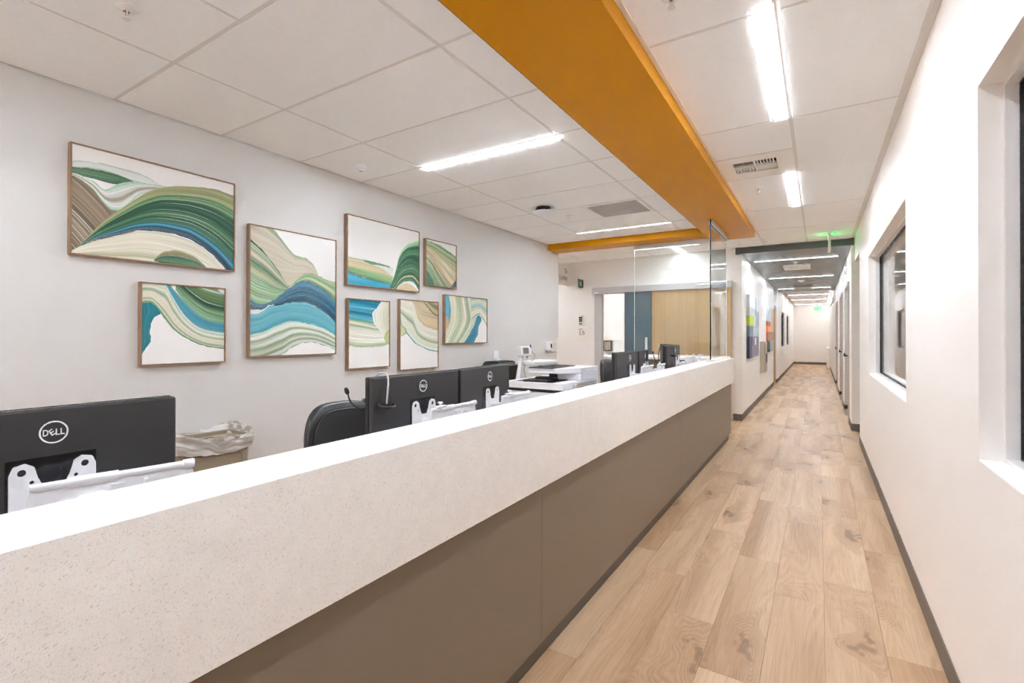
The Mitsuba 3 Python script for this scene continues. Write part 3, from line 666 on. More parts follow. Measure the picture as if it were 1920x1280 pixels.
FTXT = {'A': 'largest wide abstract painting, dark green wave over a cream curl, top left of the wall', 'B': 'abstract painting with a teal corner and green-blue swoop, below the largest painting',
        'C': 'tall abstract painting of green hills over blue waves, brown frame', 'D': 'wide abstract painting, mostly white with a dark green arch at right',
        'E': 'small abstract painting of olive and tan strokes, top right of the group', 'F': 'narrow abstract painting with bright blue strokes over cream, lower row',
        'G': 'narrow abstract painting with a tan curve and cream sweep, lower row', 'H': 'abstract painting with vertical cream bands and a blue drop, rightmost of the group'}
WX0 = XL
def uv_plane(x, y0, y1, z0, z1, n=2):
    v = np.array([[x, y0, z1], [x, y1, z1], [x, y1, z0], [x, y0, z0]]); uv = np.array([[0, 0], [1, 0], [1, 1], [0, 1]], float)
    return trimesh.Trimesh(v, [[0, 2, 1], [0, 3, 2]], process=False), uv
for n_, (k_, (y0, y1, z0, z1)) in enumerate(FR.items()):
    k = thing('framed_painting', FTXT[k_], 'painting', 'framed abstract paintings on the grey wall')
    part(k, 'frame', plate(ring_rect(y0, y1, z0, z1, .008), .040, 'x', WX0 + .0005), 'walnut')
    mat(f'paint_{n_}', proc(painting_fn(PAINT[k_], 11 + 17 * n_)), .5, .3)
    m, uv = uv_plane(WX0 + .034, y0 + .0085, y1 - .0085, z0 + .0085, z1 - .0085)
    part(k, 'canvas_board', box(WX0 + .004, WX0 + .0335, y0 + .0085, y1 - .0085, z0 + .0085, z1 - .0085), 'trim_white')
    part(k, 'canvas', m, f'paint_{n_}', uv=uv)

# corridor colour-block pictures
def blocks(name, y0, y1, z0, z1, txt, rects):
    k = thing(name, txt, 'painting', 'colour-block pictures in the corridor')
    part(k, 'panel', box(CL + .0005, CL + .045, y0, y1, z0 + .001, z1 - .001), rects[0][4])
    for (a, b, c, d, m) in rects[1:]:
        part(k, 'colour_block', box(CL + (.0455 if a else .0005), CL + .0475, y0 + a * (y1 - y0) - (0 if a else .0015), y0 + b * (y1 - y0), z1 - d * (z1 - z0), z1 - c * (z1 - z0)), m)
    return k
for n_, c_ in dict(pb_white=(222, 230, 238), pb_grey=(160, 170, 178), pb_lime=(178, 196, 52), pb_slate=(104, 116, 134), pb_navy=(46, 50, 78), pb_mauve=(124, 118, 134), pb_steel=(176, 186, 190), pb_orange=(226, 138, 90), pb_peach=(226, 186, 160), pb_rust=(176, 104, 72), pb_warmgrey=(150, 140, 134), pb_forest=(38, 58, 44), pb_light=(206, 212, 216)).items(): mat(n_, c_, .4, .4)
blocks('wall_picture', 9.15, 10.68, .965, 2.06, 'blue-grey colour-block picture with a lime square on the corridor wall',
       [(0, 0, 0, 0, 'pb_mauve'), (0, .55, 0, .2, 'pb_white'), (0, .55, .2, .33, 'pb_light'), (0, .45, .33, .49, 'pb_lime'), (.45, .6, .3, .49, 'pb_light'), (.55, .75, 0, .22, 'pb_steel'), (.75, 1, 0, .22, 'pb_light'), (.6, 1, .22, .5, 'pb_grey'), (0, .35, .5, .66, 'pb_slate'), (.35, 1, .5, .66, 'pb_steel'), (0, .3, .66, .82, 'pb_navy'), (.55, .7, .68, .8, 'pb_light'), (0, .25, .82, 1, 'pb_navy')])
blocks('wall_picture', 12.78, 14.32, .965, 2.03, 'orange and grey colour-block picture farther along the corridor wall',
       [(0, 0, 0, 0, 'pb_grey'), (0, .6, 0, .32, 'pb_light'), (.6, 1, 0, .3, 'pb_peach'), (0, .4, .32, .42, 'pb_rust'), (0, .45, .42, .55, 'pb_orange'), (.45, 1, .3, .55, 'pb_peach'), (0, .4, .55, .75, 'pb_rust'), (.4, 1, .55, .75, 'pb_warmgrey'), (0, .35, .75, 1, 'pb_forest')])
wc = thing('wall_dispenser', 'beige metal dispenser box on the corridor wall between the two colour-block pictures', 'dispenser')
part(wc, 'case', cbox(CL + .0005, CL + .095, 11.40, 11.85, .585, 1.232, .006), 'steel_beige')
part(wc, 'front', cbox(CL + .0955, CL + .103, 11.42, 11.83, .60, 1.215, .003), 'steel_beige')
part(wc, 'slot', box(CL + .1035, CL + .106, 11.5, 11.8, .78, .98), 'dark_metal')

# far sliding door
d2 = structgroup('door_2', 'far oak sliding door with grey header beside the corridor')
part(d2, 'header', cbox(-2.9, -1.02, 15.77, 15.9, 2.09, 2.2, .003), 'light_grey')
part(d2, 'leaf', cbox(-2.8, -1.045, 15.81, 15.855, .012, 2.09, .002), 'oak_veneer')
# doors on the right
for i, (a, b) in enumerate(doors_r):
    k = structgroup(f'door_{i+3}', 'white hinged door in a grey frame along the right side of the corridor')
    part(k, 'frame', plate(sg.box(a - .05, 0, b + .05, 2.19).difference(sg.box(a, -.1, b, 2.14)), .18, 'x', RX - .02), 'door_frame_grey')
    part(k, 'leaf', cbox(RX + .09, RX + .135, a + .003, b - .003, .01, 2.137, .002), 'door_white')
    part(k, 'lever', cat(cyl((RX - .03, b - .08, 1.02), (RX + .09, b - .08, 1.02), .012), cbox(RX - .04, RX - .02, b - .20, b - .07, 1.005, 1.06, .004)), 'black_plastic', text='black lever handle')
    part(k, 'bolt', cbox(RX - .03, RX + .09, b - .07, b - .02, .12, .18, .004), 'black_plastic', text='small black floor bolt')

# ================================================================== ceiling fittings
def sprinkler(x, y, z, txt, bulb=False, r=.04):
    k = thing('sprinkler', txt, 'sprinkler', 'ceiling sprinklers')
    a = np.arange(28) * 2 * np.pi / 28
    prof = np.array([[.012, z - .001], [r, z - .001], [r, z - .005], [r * .8, z - .009], [.016, z - .010], [.012, z - .016]])
    part(k, 'escutcheon', trimesh.creation.revolve(prof, sections=28).apply_translation((x, y, 0)), 'trim_white', 30)
    part(k, 'frame_arms', cat(cyl((x - .010, y, z - .012), (x - .002, y, z - .045), .0035, n=8), cyl((x + .010, y, z - .012), (x + .002, y, z - .045), .0035, n=8)), 'off_white_plastic', 30)
    part(k, 'deflector', cyl((x, y, z - .045), (x, y, z - .048), .016), 'off_white_plastic', 30)
    if bulb: part(k, 'bulb', cyl((x, y, z - .012), (x, y, z - .042), .0035, n=10), 'red_plastic', 30, text='red glass bulb')
sprinkler(-2.488, .872, CZ, 'white sprinkler head with red bulb in the nearest ceiling tile above the pictures', True)
sprinkler(-2.452, 5.135, CZ, 'white sprinkler head beside the grey return grille', False)
sprinkler(-.474, 5.113, CZ, 'white sprinkler head beside the second corridor light')
sprinkler(-.508, 2.03, CZ, 'white sprinkler head at the top edge of the corridor ceiling')
sprinkler(-1.00, 7.94, CZ, 'small sprinkler head beyond the end of the ochre soffit')
sprinkler(-.345, 9.89, 2.65, 'sprinkler hanging from the green soffit before the white vent')
def detector(x, y, z, txt, name='smoke_detector', r=.05):
    k = thing(name, txt, 'smoke detector', 'ceiling detectors')
    prof = np.array([[.0, z - .001], [r, z - .001], [r, z - .015], [r * .85, z - .03], [r * .55, z - .034], [r * .5, z - .044], [0, z - .046]])[::-1]
    part(k, 'body', trimesh.creation.revolve(prof, sections=32).apply_translation((x, y, 0)), 'white_plastic', 35)
    part(k, 'sensor', cyl((x, y, z - .0462), (x, y, z - .05), r * .3), 'light_grey', 30)
detector(-3.171, 2.711, CZ, 'round white ceiling detector above the tall painting', r=.045)
detector(-.645, 7.845, CZ, 'round white smoke detector between the ochre and green soffits')
detector(-.345, 13.22, 2.65, 'round white smoke detector on the green soffit', r=.07)
wa = thing('access_point', 'white domed ceiling device over a dark hole in the station ceiling', 'ceiling device')
dx, dy = -2.53, 4.66
part(wa, 'mount', cat(cyl((dx, dy, CZ - .001), (dx, dy, CZ - .03), .075, .09), cyl((dx, dy, CZ - .03), (dx, dy, CZ - .045), .06)), 'black_plastic', 30, text='black mounting ring')
part(wa, 'bracket', cbox(dx - .01, dx + .13, dy - .02, dy + .02, CZ - .036, CZ - .031, .001), 'white_plastic')
prof = np.array([[0, CZ - .085], [.06, CZ - .083], [.10, CZ - .072], [.118, CZ - .056], [.115, CZ - .046], [0, CZ - .046]])
part(wa, 'dome', trimesh.creation.revolve(prof, sections=40).apply_translation((dx, dy, 0)), 'white_plastic', 40)
rg = thing('return_grille', 'square grey return air grille in the station ceiling', 'air vent')
part(rg, 'frame', plate(ring_rect(-2.158, -1.548, 4.845, 5.437, .03), .009, 'z', CZ - .008), 'trim_white')
part(rg, 'panel', box(-2.128, -1.578, 4.875, 5.407, CZ - .003, CZ + .002), 'grille_grey')
# supply diffuser in the corridor: four louvre fields
dv = thing('air_diffuser', 'white four-way air diffuser tile in the corridor ceiling', 'air vent')
vx0, vx1, vy0, vy1 = -.592, -.280, 4.30, 4.585
vp = sg.box(-.694, 4.166, -.161, 4.754).difference(sg.box(vx0, vy0, vx1, vy1))
part(dv, 'plate', plate(vp, .012, 'z', CZ - .002), 'trim_white')
part(dv, 'throat', cat(box(vx0 - .002, vx1 + .002, vy0 - .002, vy1 + .002, CZ + .050, CZ + .053), plate(ring_rect(vx0 - .006, vx1 + .006, vy0 - .006, vy1 + .006, .006), .04, 'z', CZ + .0105)), 'vent_dark')
mx, my = (vx0 + vx1) / 2, (vy0 + vy1) / 2
part(dv, 'divider', cat(cbox(mx - .006, mx + .006, vy0, vy1, CZ - .001, CZ + .02, .001), cbox(vx0, vx1, my - .005, my + .005, CZ - .001, CZ + .02, .001)), 'trim_white')
def louvre(x0, x1, y0, y1, along, tilt):
    b = trimesh.creation.box((.002, 1, .022)) if along == 'y' else trimesh.creation.box((1, .002, .022))
    L = (y1 - y0) if along == 'y' else (x1 - x0)
    b.apply_scale((1, L, 1) if along == 'y' else (L, 1, 1))
    b.apply_transform(trimesh.transformations.rotation_matrix(tilt, [0, 1, 0] if along == 'y' else [1, 0, 0]))
    b.apply_translation(((x0 + x1) / 2, (y0 + y1) / 2, CZ + .010)); return b
for i in range(6):
    xx = vx0 + .014 + i * .0235
    part(dv, 'louvre', louvre(xx, xx, my + .006, vy1 - .004, 'y', .75), 'trim_white')
    xx = mx + .020 + i * .0225
    part(dv, 'louvre', louvre(xx, xx, vy0 + .004, my - .006, 'y', -.75), 'trim_white')
    yy = vy0 + .014 + i * .021
    part(dv, 'louvre', louvre(vx0 + .004, mx - .008, yy, yy, 'x', -1.25), 'trim_white')
    yy = my + .014 + i * .021
    part(dv, 'louvre', louvre(mx + .008, vx1 - .004, yy, yy, 'x', .8), 'trim_white')
# fittings on the green soffit
sv = thing('air_diffuser', 'white rectangular air vent under the green soffit', 'air vent')
part(sv, 'frame', plate(ring_rect(-.555, -.125, 10.23, 10.83, .06), .030, 'z', 2.62), 'trim_white')
part(sv, 'throat', box(-.495, -.185, 10.29, 10.77, 2.642, 2.646), 'vent_dark')
for i in range(6): part(sv, 'louvre', cbox(-.495, -.345, 10.31 + i * .08, 10.35 + i * .08, 2.628, 2.634, .001), 'trim_white')
part(sv, 'blank', cbox(-.34, -.19, 10.30, 10.76, 2.626, 2.634, .001), 'trim_white')
el = thing('emergency_light', 'white twin-head emergency light under the far part of the green soffit', 'emergency light')
part(el, 'case', cbox(-.50, -.20, 15.0, 15.07, 2.60, 2.649, .005), 'white_plastic')
for s in (-.53, -.17): part(el, 'head', cyl((s, 15.0, 2.60), (s, 15.06, 2.615), .035), 'white_plastic', 30)
# exit signs
ex = thing('exit_sign', 'thin edge-on exit sign hanging from the ceiling before the green soffit, green glow', 'exit sign')
ex0, ey0 = .125, 7.78
part(ex, 'canopy', cbox(ex0 - .075, ex0 + .075, ey0 + .06, ey0 + .22, CZ - .010, CZ - .002, .003), 'light_grey')
part(ex, 'panel', cbox(ex0 - .015, ex0 + .015, ey0, ey0 + .30, 2.51, CZ - .0105, .002), 'off_white_plastic')
mat('exit_green', (40, 180, 90), .4, .4)
for sx in (-1, 1):
    xx = ex0 + sx * .0153
    q = [[xx, ey0 + .02, CZ - .062], [xx, ey0 + .28, CZ - .062], [xx, ey0 + .28, CZ - .030], [xx, ey0 + .02, CZ - .030]]
    gk = part(ex, 'glow_strip', (np.array(q if sx > 0 else q[::-1]), np.array([[0, 1, 2, 3]])), 'exit_green', text='green light strip on the side of the sign')
    scene[gk]['emitter'] = {'type': 'area', 'radiance': {'type': 'rgb', 'value': [.10, 2.2, .5]}}
tx_ = text('EXIT', .12, True, .0015)
w_ = tx_.bounds[1][0] - tx_.bounds[0][0]
tx_.apply_scale((.27 / w_, 1, 1))
gk = part(ex, 'lettering', cat(face_text(tx_, [ex0 + .0152, ey0 + .012, 2.53], [0, 1, 0], [0, 0, 1]), face_text(tx_, [ex0 - .0152, ey0 + .285, 2.53], [0, -1, 0], [0, 0, 1])), 'exit_green', text='green letters EXIT')
ex2 = thing('exit_sign', 'green lit exit sign facing down the corridor near its end', 'exit sign')
part(ex2, 'canopy', cbox(-.12, .06, 23.4, 23.6, CZ - .03, CZ - .002, .004), 'light_grey')
part(ex2, 'stem', cyl((-.03, 23.5, CZ - .03), (-.03, 23.5, 2.56), .012), 'light_grey', 30)
part(ex2, 'panel', cbox(-.165, .11, 23.49, 23.51, 2.345, 2.56, .002), 'white_plastic')
tx2 = text('EXIT', .13, True, .002); w_ = tx2.bounds[1][0] - tx2.bounds[0][0]; tx2.apply_scale((.235 / w_, 1, 1))
gk = part(ex2, 'lettering', face_text(tx2, [-.145, 23.489, 2.385], [1, 0, 0], [0, 0, 1]), 'exit_green', text='glowing green letters EXIT')
scene[gk]['emitter'] = {'type': 'area', 'radiance': {'type': 'rgb', 'value': [.01, .24, .055]}}
sb = thing('strobe_alarm', 'white alarm strobe box high on the right corridor wall', 'alarm')
part(sb, 'case', cbox(RX - .04, RX - .0005, 9.72, 9.84, 2.38, 2.50, .006), 'white_plastic')
part(sb, 'lens', cbox(RX - .055, RX - .0405, 9.74, 9.82, 2.41, 2.47, .005), 'light_grey')
dcl = thing('wall_speaker', 'white wall box with a sloped arm high on the right wall near the corridor end', 'wall device')
part(dcl, 'case', cbox(RX - .06, RX - .0005, 17.2, 17.45, 2.36, 2.48, .006), 'white_plastic')
part(dcl, 'arm', cyl((RX - .03, 17.40, 2.37), (RX - .10, 17.95, 2.26), .015), 'light_grey', 30)
ep = thing('end_panel_rail', 'low cream half-height panel at the far right end of the corridor', 'half wall')
part(ep, 'panel', cbox(.30, RX - .001, 23.6, YEND - .007, .0, .80, .004), 'sign_cream')
part(ep, 'cap', cbox(.29, RX - .001, 23.58, YEND - .007, .801, .83, .004), 'trim_white')
hl = thing('spot_lamp', 'small bright wall-washing lamp at the ceiling by the end wall', 'lamp')
part(hl, 'cup', cyl((.20, 26.2, CZ - .002), (.20, 26.2, CZ - .06), .06), 'white_plastic', 30)
gk = part(hl, 'bulb', trimesh.creation.icosphere(2, .05).apply_translation((.20, 26.2, CZ - .10)), 'white_plastic', True)
scene[gk]['emitter'] = {'type': 'area', 'radiance': {'type': 'rgb', 'value': [16, 15.5, 15]}}

# ================================================================== wall devices on the station wall
th = thing('thermostat', 'white thermostat with small dark display near the end of the grey wall', 'thermostat')
part(th, 'case', cbox(XL + .0005, XL + .05, 6.53, 6.70, 1.125, 1.265, .006), 'white_plastic')
part(th, 'display', box(XL + .0502, XL + .0515, 6.635, 6.675, 1.165, 1.225), 'black_glossy', text='dark display')
part(th, 'side_plate', cbox(XL + .0005, XL + .015, 6.705, 6.90, 1.10, 1.25, .003), 'off_white_plastic')
part(th, 'knob', cyl((XL + .03, 6.60, 1.124), (XL + .03, 6.60, 1.10), .025, .018), 'light_grey', 30)
pl = thing('wall_outlet', 'white wall outlet with a plug and hanging cable beside the black screen', 'outlet')
part(pl, 'plate', cbox(XL + .0005, XL + .008, 5.15, 5.265, 1.06, 1.16, .002), 'white_plastic')
part(pl, 'adapter', cbox(XL + .0085, XL + .05, 5.17, 5.25, .965, 1.06, .008), 'white_plastic')
part(pl, 'plug', cyl((XL + .05, 5.22, 1.01), (XL + .095, 5.24, 1.005), .022, .018), 'light_grey', 30)
part(pl, 'cable', tube(spline([(XL + .095, 5.24, 1.005), (XL + .14, 5.30, .99), (XL + .12, 5.36, .88), (XL + .06, 5.37, .70), (XL + .04, 5.36, .30)]), .005), 'light_grey', True)

# ================================================================== waste bin with liner
bn = thing('waste_bin', 'tall beige slim waste bin with a crumpled liner, right of the nearest monitor', 'bin')
by0, by1, bx0, bx1, bz = 1.385, 1.825, -3.50, -3.20, .685
m = cbox(bx0 + .03, bx1 - .0, by0 + .01, by1 - .005, 0, bz, .02)
v = np.array(m.vertices); s_ = .86 + .14 * v[:, 2] / bz
v[:, 0] = (v[:, 0] + 3.35) * s_ - 3.35; v[:, 1] = (v[:, 1] - 1.605) * s_ + 1.605
part(bn, 'body', trimesh.Trimesh(v, m.faces, process=False), 'beige_plastic')
rp = rrect(by0 + .06, by1 - .05, .05, .615, .05)
part(bn, 'side_rib', plate(rp.difference(rp.buffer(-.012)), .006, 'x', bx1 - .004), 'beige_plastic')
part(bn, 'rim', plate(rrect(bx0 + .012, bx1 + .01, by0 - .004, by1 + .01, .03).difference(rrect(bx0 + .03, bx1 - .008, by0 + .014, by1 - .01, .02)), .03, 'z', bz - .01), 'beige_plastic')
# liner: film folded over the rim, wrinkled
N, M = 160, 16
def rim_pt(t):
    w, d, r = (by1 - by0) + .02, (bx1 - bx0) + .01, .045
    per = rrect(-d / 2, d / 2, -w / 2, w / 2, r, 8).exterior
    q = per.interpolate(t, normalized=True); return q.x, q.y
V, F = [], []
cx_, cy_ = (bx0 + bx1) / 2 + .005, (by0 + by1) / 2 + .004
for j in range(M):
    s = j / (M - 1)                              # 0 inside bottom -> rim top -> outside hem
    for i in range(N):
        t = i / N; x, y = rim_pt(t)
        n1 = meshkit.fbm(np.array([[np.cos(2 * np.pi * t) * 5, np.sin(2 * np.pi * t) * 5, s * 3.0 + t * 6]]), 3, 3)[0] - .5
        n2 = meshkit.noise(np.array([[np.cos(2 * np.pi * t) * 3 + s * 4, np.sin(2 * np.pi * t) * 3, s * 8.0 + t * 14]]), 9)[0] - .5
        if s < .3: k = .80 + .15 * s / .3; z = bz - .12 + .16 * s / .3
        elif s < .42: k = .95 + .07 * (s - .3) / .12; z = bz + .04 + .015 * np.sin((s - .3) / .12 * np.pi)
        else: k = 1.02 + .03 * np.sin((s - .42) / .58 * np.pi); z = bz + .04 - .105 * (s - .42) / .58
        off = 1 + .10 * n1 + .07 * n2
        hem = (.05 * (meshkit.noise(np.array([[t * 6, 3.3, 1.]]), 2)[0] - .5)) * max(0, s - .5) * 2
        top = (.03 * np.sin(2 * np.pi * (t * 2 + .2)) + .06 * n1) * (1 if s < .5 else .5)
        V.append([cx_ + x * k * off, cy_ + y * k * off, z + hem + top])
for j in range(M - 1):
    for i in range(N):
        a, b = j * N + i, j * N + (i + 1) % N
        F += [[a, b, b + N], [a, b + N, a + N]]
lv = np.array(V); lv[:, 0] = np.maximum(lv[:, 0], XL + .004)
part(bn, 'liner', trimesh.Trimesh(lv, F, process=False), 'bag_film', 50, text='crumpled translucent plastic liner')

# ================================================================== monitors, arms, headsets
def logo(h):
    """ring with the four block letters, in the xy plane"""
    r = h / 2
    ring = plate(sg.Point(0, 0).buffer(r, 32).difference(sg.Point(0, 0).buffer(r * .87, 32)), .0006, 'z')
    parts, x = [ring], 0
    hh = h * .27
    L = []
    for ch in 'DELL':
        m = text(ch, hh, True, .0006)
        m.apply_translation((-m.bounds[0][0], 0, 0))
        if ch == 'E':
            c = m.bounds.mean(axis=0); m.apply_translation(-c)
            m.apply_transform(trimesh.transformations.rotation_matrix(math.radians(32), [0, 0, 1])); m.apply_translation(c)
            m.apply_translation((-m.bounds[0][0], 0, 0))
            x -= hh * .10
        m.apply_translation((x, 0, 0)); x = m.bounds[1][0] + hh * (.02 if ch == 'E' else .08)
        L.append(m)
    t = cat(*L); w = t.bounds[1][0] - t.bounds[0][0]
    t.apply_translation((-(t.bounds[0][0] + t.bounds[1][0]) / 2, -hh / 2, 0))
    t.apply_scale((h * .74 / w, 1, 1))
    return cat(ring, t)

def monitor(px, py, top, rz, txt, w=.545, h=.325, lg=.052, lo=.018):
    """screen faces -x, back faces +x; (px, py) centre of the back; rz turns it about z"""
    k = thing('monitor', txt, 'monitor', 'monitors along the counter')
    z0, z1 = top - h, top
    M = trimesh.transformations.translation_matrix((px, py, 0)) @ trimesh.transformations.rotation_matrix(rz, [0, 0, 1])
    def P(m): m = m.copy(); m.apply_transform(M); return m
    body = cbox(-.026, .0, -w / 2, w / 2, z0, z1, .0045)
    rec = sg.box(-w / 2 + .02, z0 + .02, w / 2 - .02, z1 - .02)
    part(k, 'shell', P(body), 'monitor_shell')
    hole = sg.box(lo - .080, z0 + .05, lo + .078, z1 - .109)
    part(k, 'mount_recess', P(plate(hole, .0012, 'x', .0004)), 'black_glossy', text='black mount recess')
    part(k, 'bezel', P(cbox(-.046, -.0265, -w / 2 - .0005, w / 2 + .0005, z0 - .001, z1 + .001, .003)), 'black_plastic', text='black front bezel')
    part(k, 'screen', P(box(-.0475, -.0465, -w / 2 + .008, w / 2 - .008, z0 + .012, z1 - .008)), 'black_glossy', text='dark screen')
    n = 60; ys = np.linspace(-w / 2 + .03, w / 2 - .03, n)
    part(k, 'vent_slots', P(cat(*[box(-.020, -.006, y - .0022, y + .0022, z1 - .0008, z1 + .0009) for y in ys])), 'black_glossy', text='row of vent slots', kind='stuff')
    part(k, 'logo', P(face_text(logo(lg), [.0006, lo, z1 - .055], [0, 1, 0], [0, 0, 1])), 'logo_white', text='white ringed logo')
    return k, M, z0, z1

def arm(mon, M, z1, length=.30, off=.0, knob=True, post=True, start=-.08, gap=.10, extra=0., yaw=0., tz=None, kn=.075, po=None, lo=.018, pz0=.131, Ma=None):
    """white monitor arm behind a monitor: eared plate, hub, flat side panel with tube on top, post down to the desk"""
    def P(m): m = m.copy(); m.apply_transform(M); return m
    zt = z1 - pz0
    P0 = P
    if Ma is not None:
        def P(m):
            m = m.copy(); m.apply_transform(Ma); return m
    P1 = P
    MY = trimesh.transformations.rotation_matrix(yaw, [0, 0, 1], [gap, start + length, 0])
    def P(m):
        m = m.copy(); m.apply_transform(MY); return P1(m)
    zz = (tz - .0205) if tz else zt - .040
    y0, y1 = start, start + length
    pan = sg.Polygon([(y0 + .006, zz + .010), (y1 - .006, zz + .010), (y1, zz - .015), (y1 + .002, zz - .06), (y1 - .004, zz - .085), (y0 + .004, zz - .085), (y0 - .002, zz - .06), (y0, zz - .015)]).buffer(.003)
    k = part(mon, 'arm', P(plate(pan, .008, 'x', gap)), 'white_plastic', text='white monitor arm')
    ears = sg.Polygon([(-.072, zt - .14), (-.072, zt - .01), (-.066, zt + .006), (-.050, zt + .010), (-.038, zt + .002), (-.032, zt - .022), (-.020, zt - .052), (.020, zt - .052), (.032, zt - .022), (.038, zt + .002), (.050, zt + .010), (.066, zt + .006), (.072, zt - .01), (.072, zt - .14)]).buffer(.004, quad_segs=4)
    for yy in (-.055, .055):
        ears = ears.difference(sg.Point(yy, zt - .006).buffer(.0075, 8)); ears = ears.difference(sg.Point(yy * .70, zt - .030).buffer(.004, 6))
    part(k, 'plate', P0(plate(affinity.translate(ears, lo, 0), .004, 'x', .004)), 'white_plastic')
    part(k, 'hub', P0(cat(cyl((.008, lo, zt - .085), (gap - .03, lo, zt - .085), .020), cyl((gap - .030, lo + .055, zt - .080), (gap - .004, lo + .055, zt - .080), .023), cyl((gap - .004, lo + .055, zt - .080), (gap - .0015, lo + .055, zt - .080), .018), cbox(gap - .040, gap - .006, lo + .01, max(start + .05, lo + .05), zt - .105, zt - .060, .008))), 'white_plastic', 30)
    zz = (tz - .0205) if tz else zt - .040
    y0, y1 = start, start + length
    pan = sg.Polygon([(y0 + .006, zz + .010), (y1 - .006, zz + .010), (y1, zz - .015), (y1 + .002, zz - .06), (y1 - .004, zz - .085), (y0 + .004, zz - .085), (y0 - .002, zz - .06), (y0, zz - .015)]).buffer(.003)
    pass
    part(k, 'tube', P(cat(tube([(gap + .006, y0, zz + .012), (gap + .006, y1, zz + .012)], .0085, 14), tube([(gap + .006, y0 + .06, zz + .012), (gap + .006, y0 + .15, zz + .012)], .0115, 14), tube([(gap + .006, y1 - .02, zz + .012), (gap + .006, y1 + .003, zz + .012)], .0110, 14))), 'white_plastic', 30)
    cy = y0 + length * .62
    clip = sg.Polygon([(cy - .05, zz - .005), (cy - .025, zz - .006), (cy - .008, zz - .05), (cy + .008, zz - .05), (cy + .012, zz - .006), (cy + .02, zz - .006), (cy + .02, zz - .062), (cy - .05, zz - .062)])
    part(k, 'clip', P(plate(clip, .012, 'x', gap + .0085)), 'white_plastic')
    for yy in (y0 + .012, y1 - .012): part(k, 'screw', P(cyl((gap + .0085, yy, zz - .045), (gap + .010, yy, zz - .045), .0035, n=10)), 'grille_grey')
    if knob: part(k, 'knob', P(cat(cyl((gap + .006, y0 + kn, zz + .023), (gap + .006, y0 + kn, zz + .036), .005), cyl((gap + .006, y0 + kn, zz + .036), (gap + .006, y0 + kn, zz + .043), .011), cbox(gap - .008, gap + .02, y0 + kn - .025, y0 + kn + .03, zz + .0205, zz + .027, .002))), 'white_plastic', 30)
    py_ = (po if po is not None else y0 + .035) if post else y0 + length - .03
    pz = zz - .038 if post else zz - .087
    px_ = gap + .035 if post else gap + .004
    part(k, 'post', P(cat(cyl((px_, py_, .745), (px_, py_, pz), .022), cyl((px_, py_, .7405), (px_, py_, .755), .045))), 'white_plastic', 30)
    if post:
        part(k, 'post_cap', P(cyl((px_, py_, pz + .0003), (px_, py_, pz + .006), .020, .018)), 'light_grey', 30)
        part(k, 'lower_arm', P(plate(sg.Polygon([(py_ - .03, pz - .012), (py_ + .02, pz - .008), (py_ + .15, pz - .06), (py_ + .15, pz - .10), (py_ - .03, pz - .07)]).buffer(.002), .03, 'x', px_ - .0)), 'white_plastic')
    if extra: part(k, 'lower_arm', P(cbox(gap - .02, gap + .03, start - .32, start + .02, zz - .105, zz - .088, .003)), 'white_plastic')
    return k

mk, M1, _, z1 = monitor(-1.50, .372, 1.192, 0., 'large black monitor nearest the camera, seen from behind at the left edge')
arm(mk, M1, z1, length=.30, start=-.045, gap=.125, knob=False, post=False, extra=1, yaw=-.19)
mk, M2, _, z1 = monitor(-1.50, 1.617, 1.190, 0., 'black monitor with a headset hung on its corner, beside the first chair')
arm(mk, M2, z1, length=.31, start=-.06, gap=.11, tz=1.051, kn=.06, po=-.112)
mk, M3, _, z1 = monitor(-1.532, 2.180, 1.190, .11, 'black monitor right of the one with the hung headset, before the copier', w=.545, lo=.03)
arm(mk, M3, z1, length=.275, start=-.04, gap=.11, tz=1.046, kn=.07, po=-.05, lo=.05, Ma=trimesh.transformations.translation_matrix((-1.515, 2.165, 0)))
mk, M4, _, z1 = monitor(-1.41, 4.14, 1.214, 0., 'black monitor between the rear chair and the glass screen', w=.55, lo=.06)
arm(mk, M4, z1, length=.33, start=.05, gap=.10, tz=1.088, po=.10, lo=.10, pz0=.125)
mk, M5, _, z1 = monitor(-1.435, 4.685, 1.214, .12, 'black monitor just right of the one beside the rear chair', w=.49, lo=.06)
arm(mk, M5, z1, length=.25, start=.055, gap=.10, tz=1.080, po=.10, lo=.12, pz0=.125, Ma=trimesh.transformations.translation_matrix((-1.42, 4.665, 0)))
mk, M6, _, z1 = monitor(-1.32, 5.36, 1.250, 0., 'black monitor with a round headset on it, near the glass screen', w=.54, h=.36, lo=.06)
arm(mk, M6, z1, length=.36, start=.20, gap=.07, tz=1.125, post=False, lo=.14, pz0=.118)
mk, M7, _, z1 = monitor(-1.47, 5.86, 1.252, .62, 'black monitor turned aside, farthest along the counter', w=.50, h=.34)
arm(mk, M7, z1, length=.22, start=.09, gap=.06, tz=1.115, post=False, Ma=trimesh.transformations.translation_matrix((-1.32, 5.86, 0)))

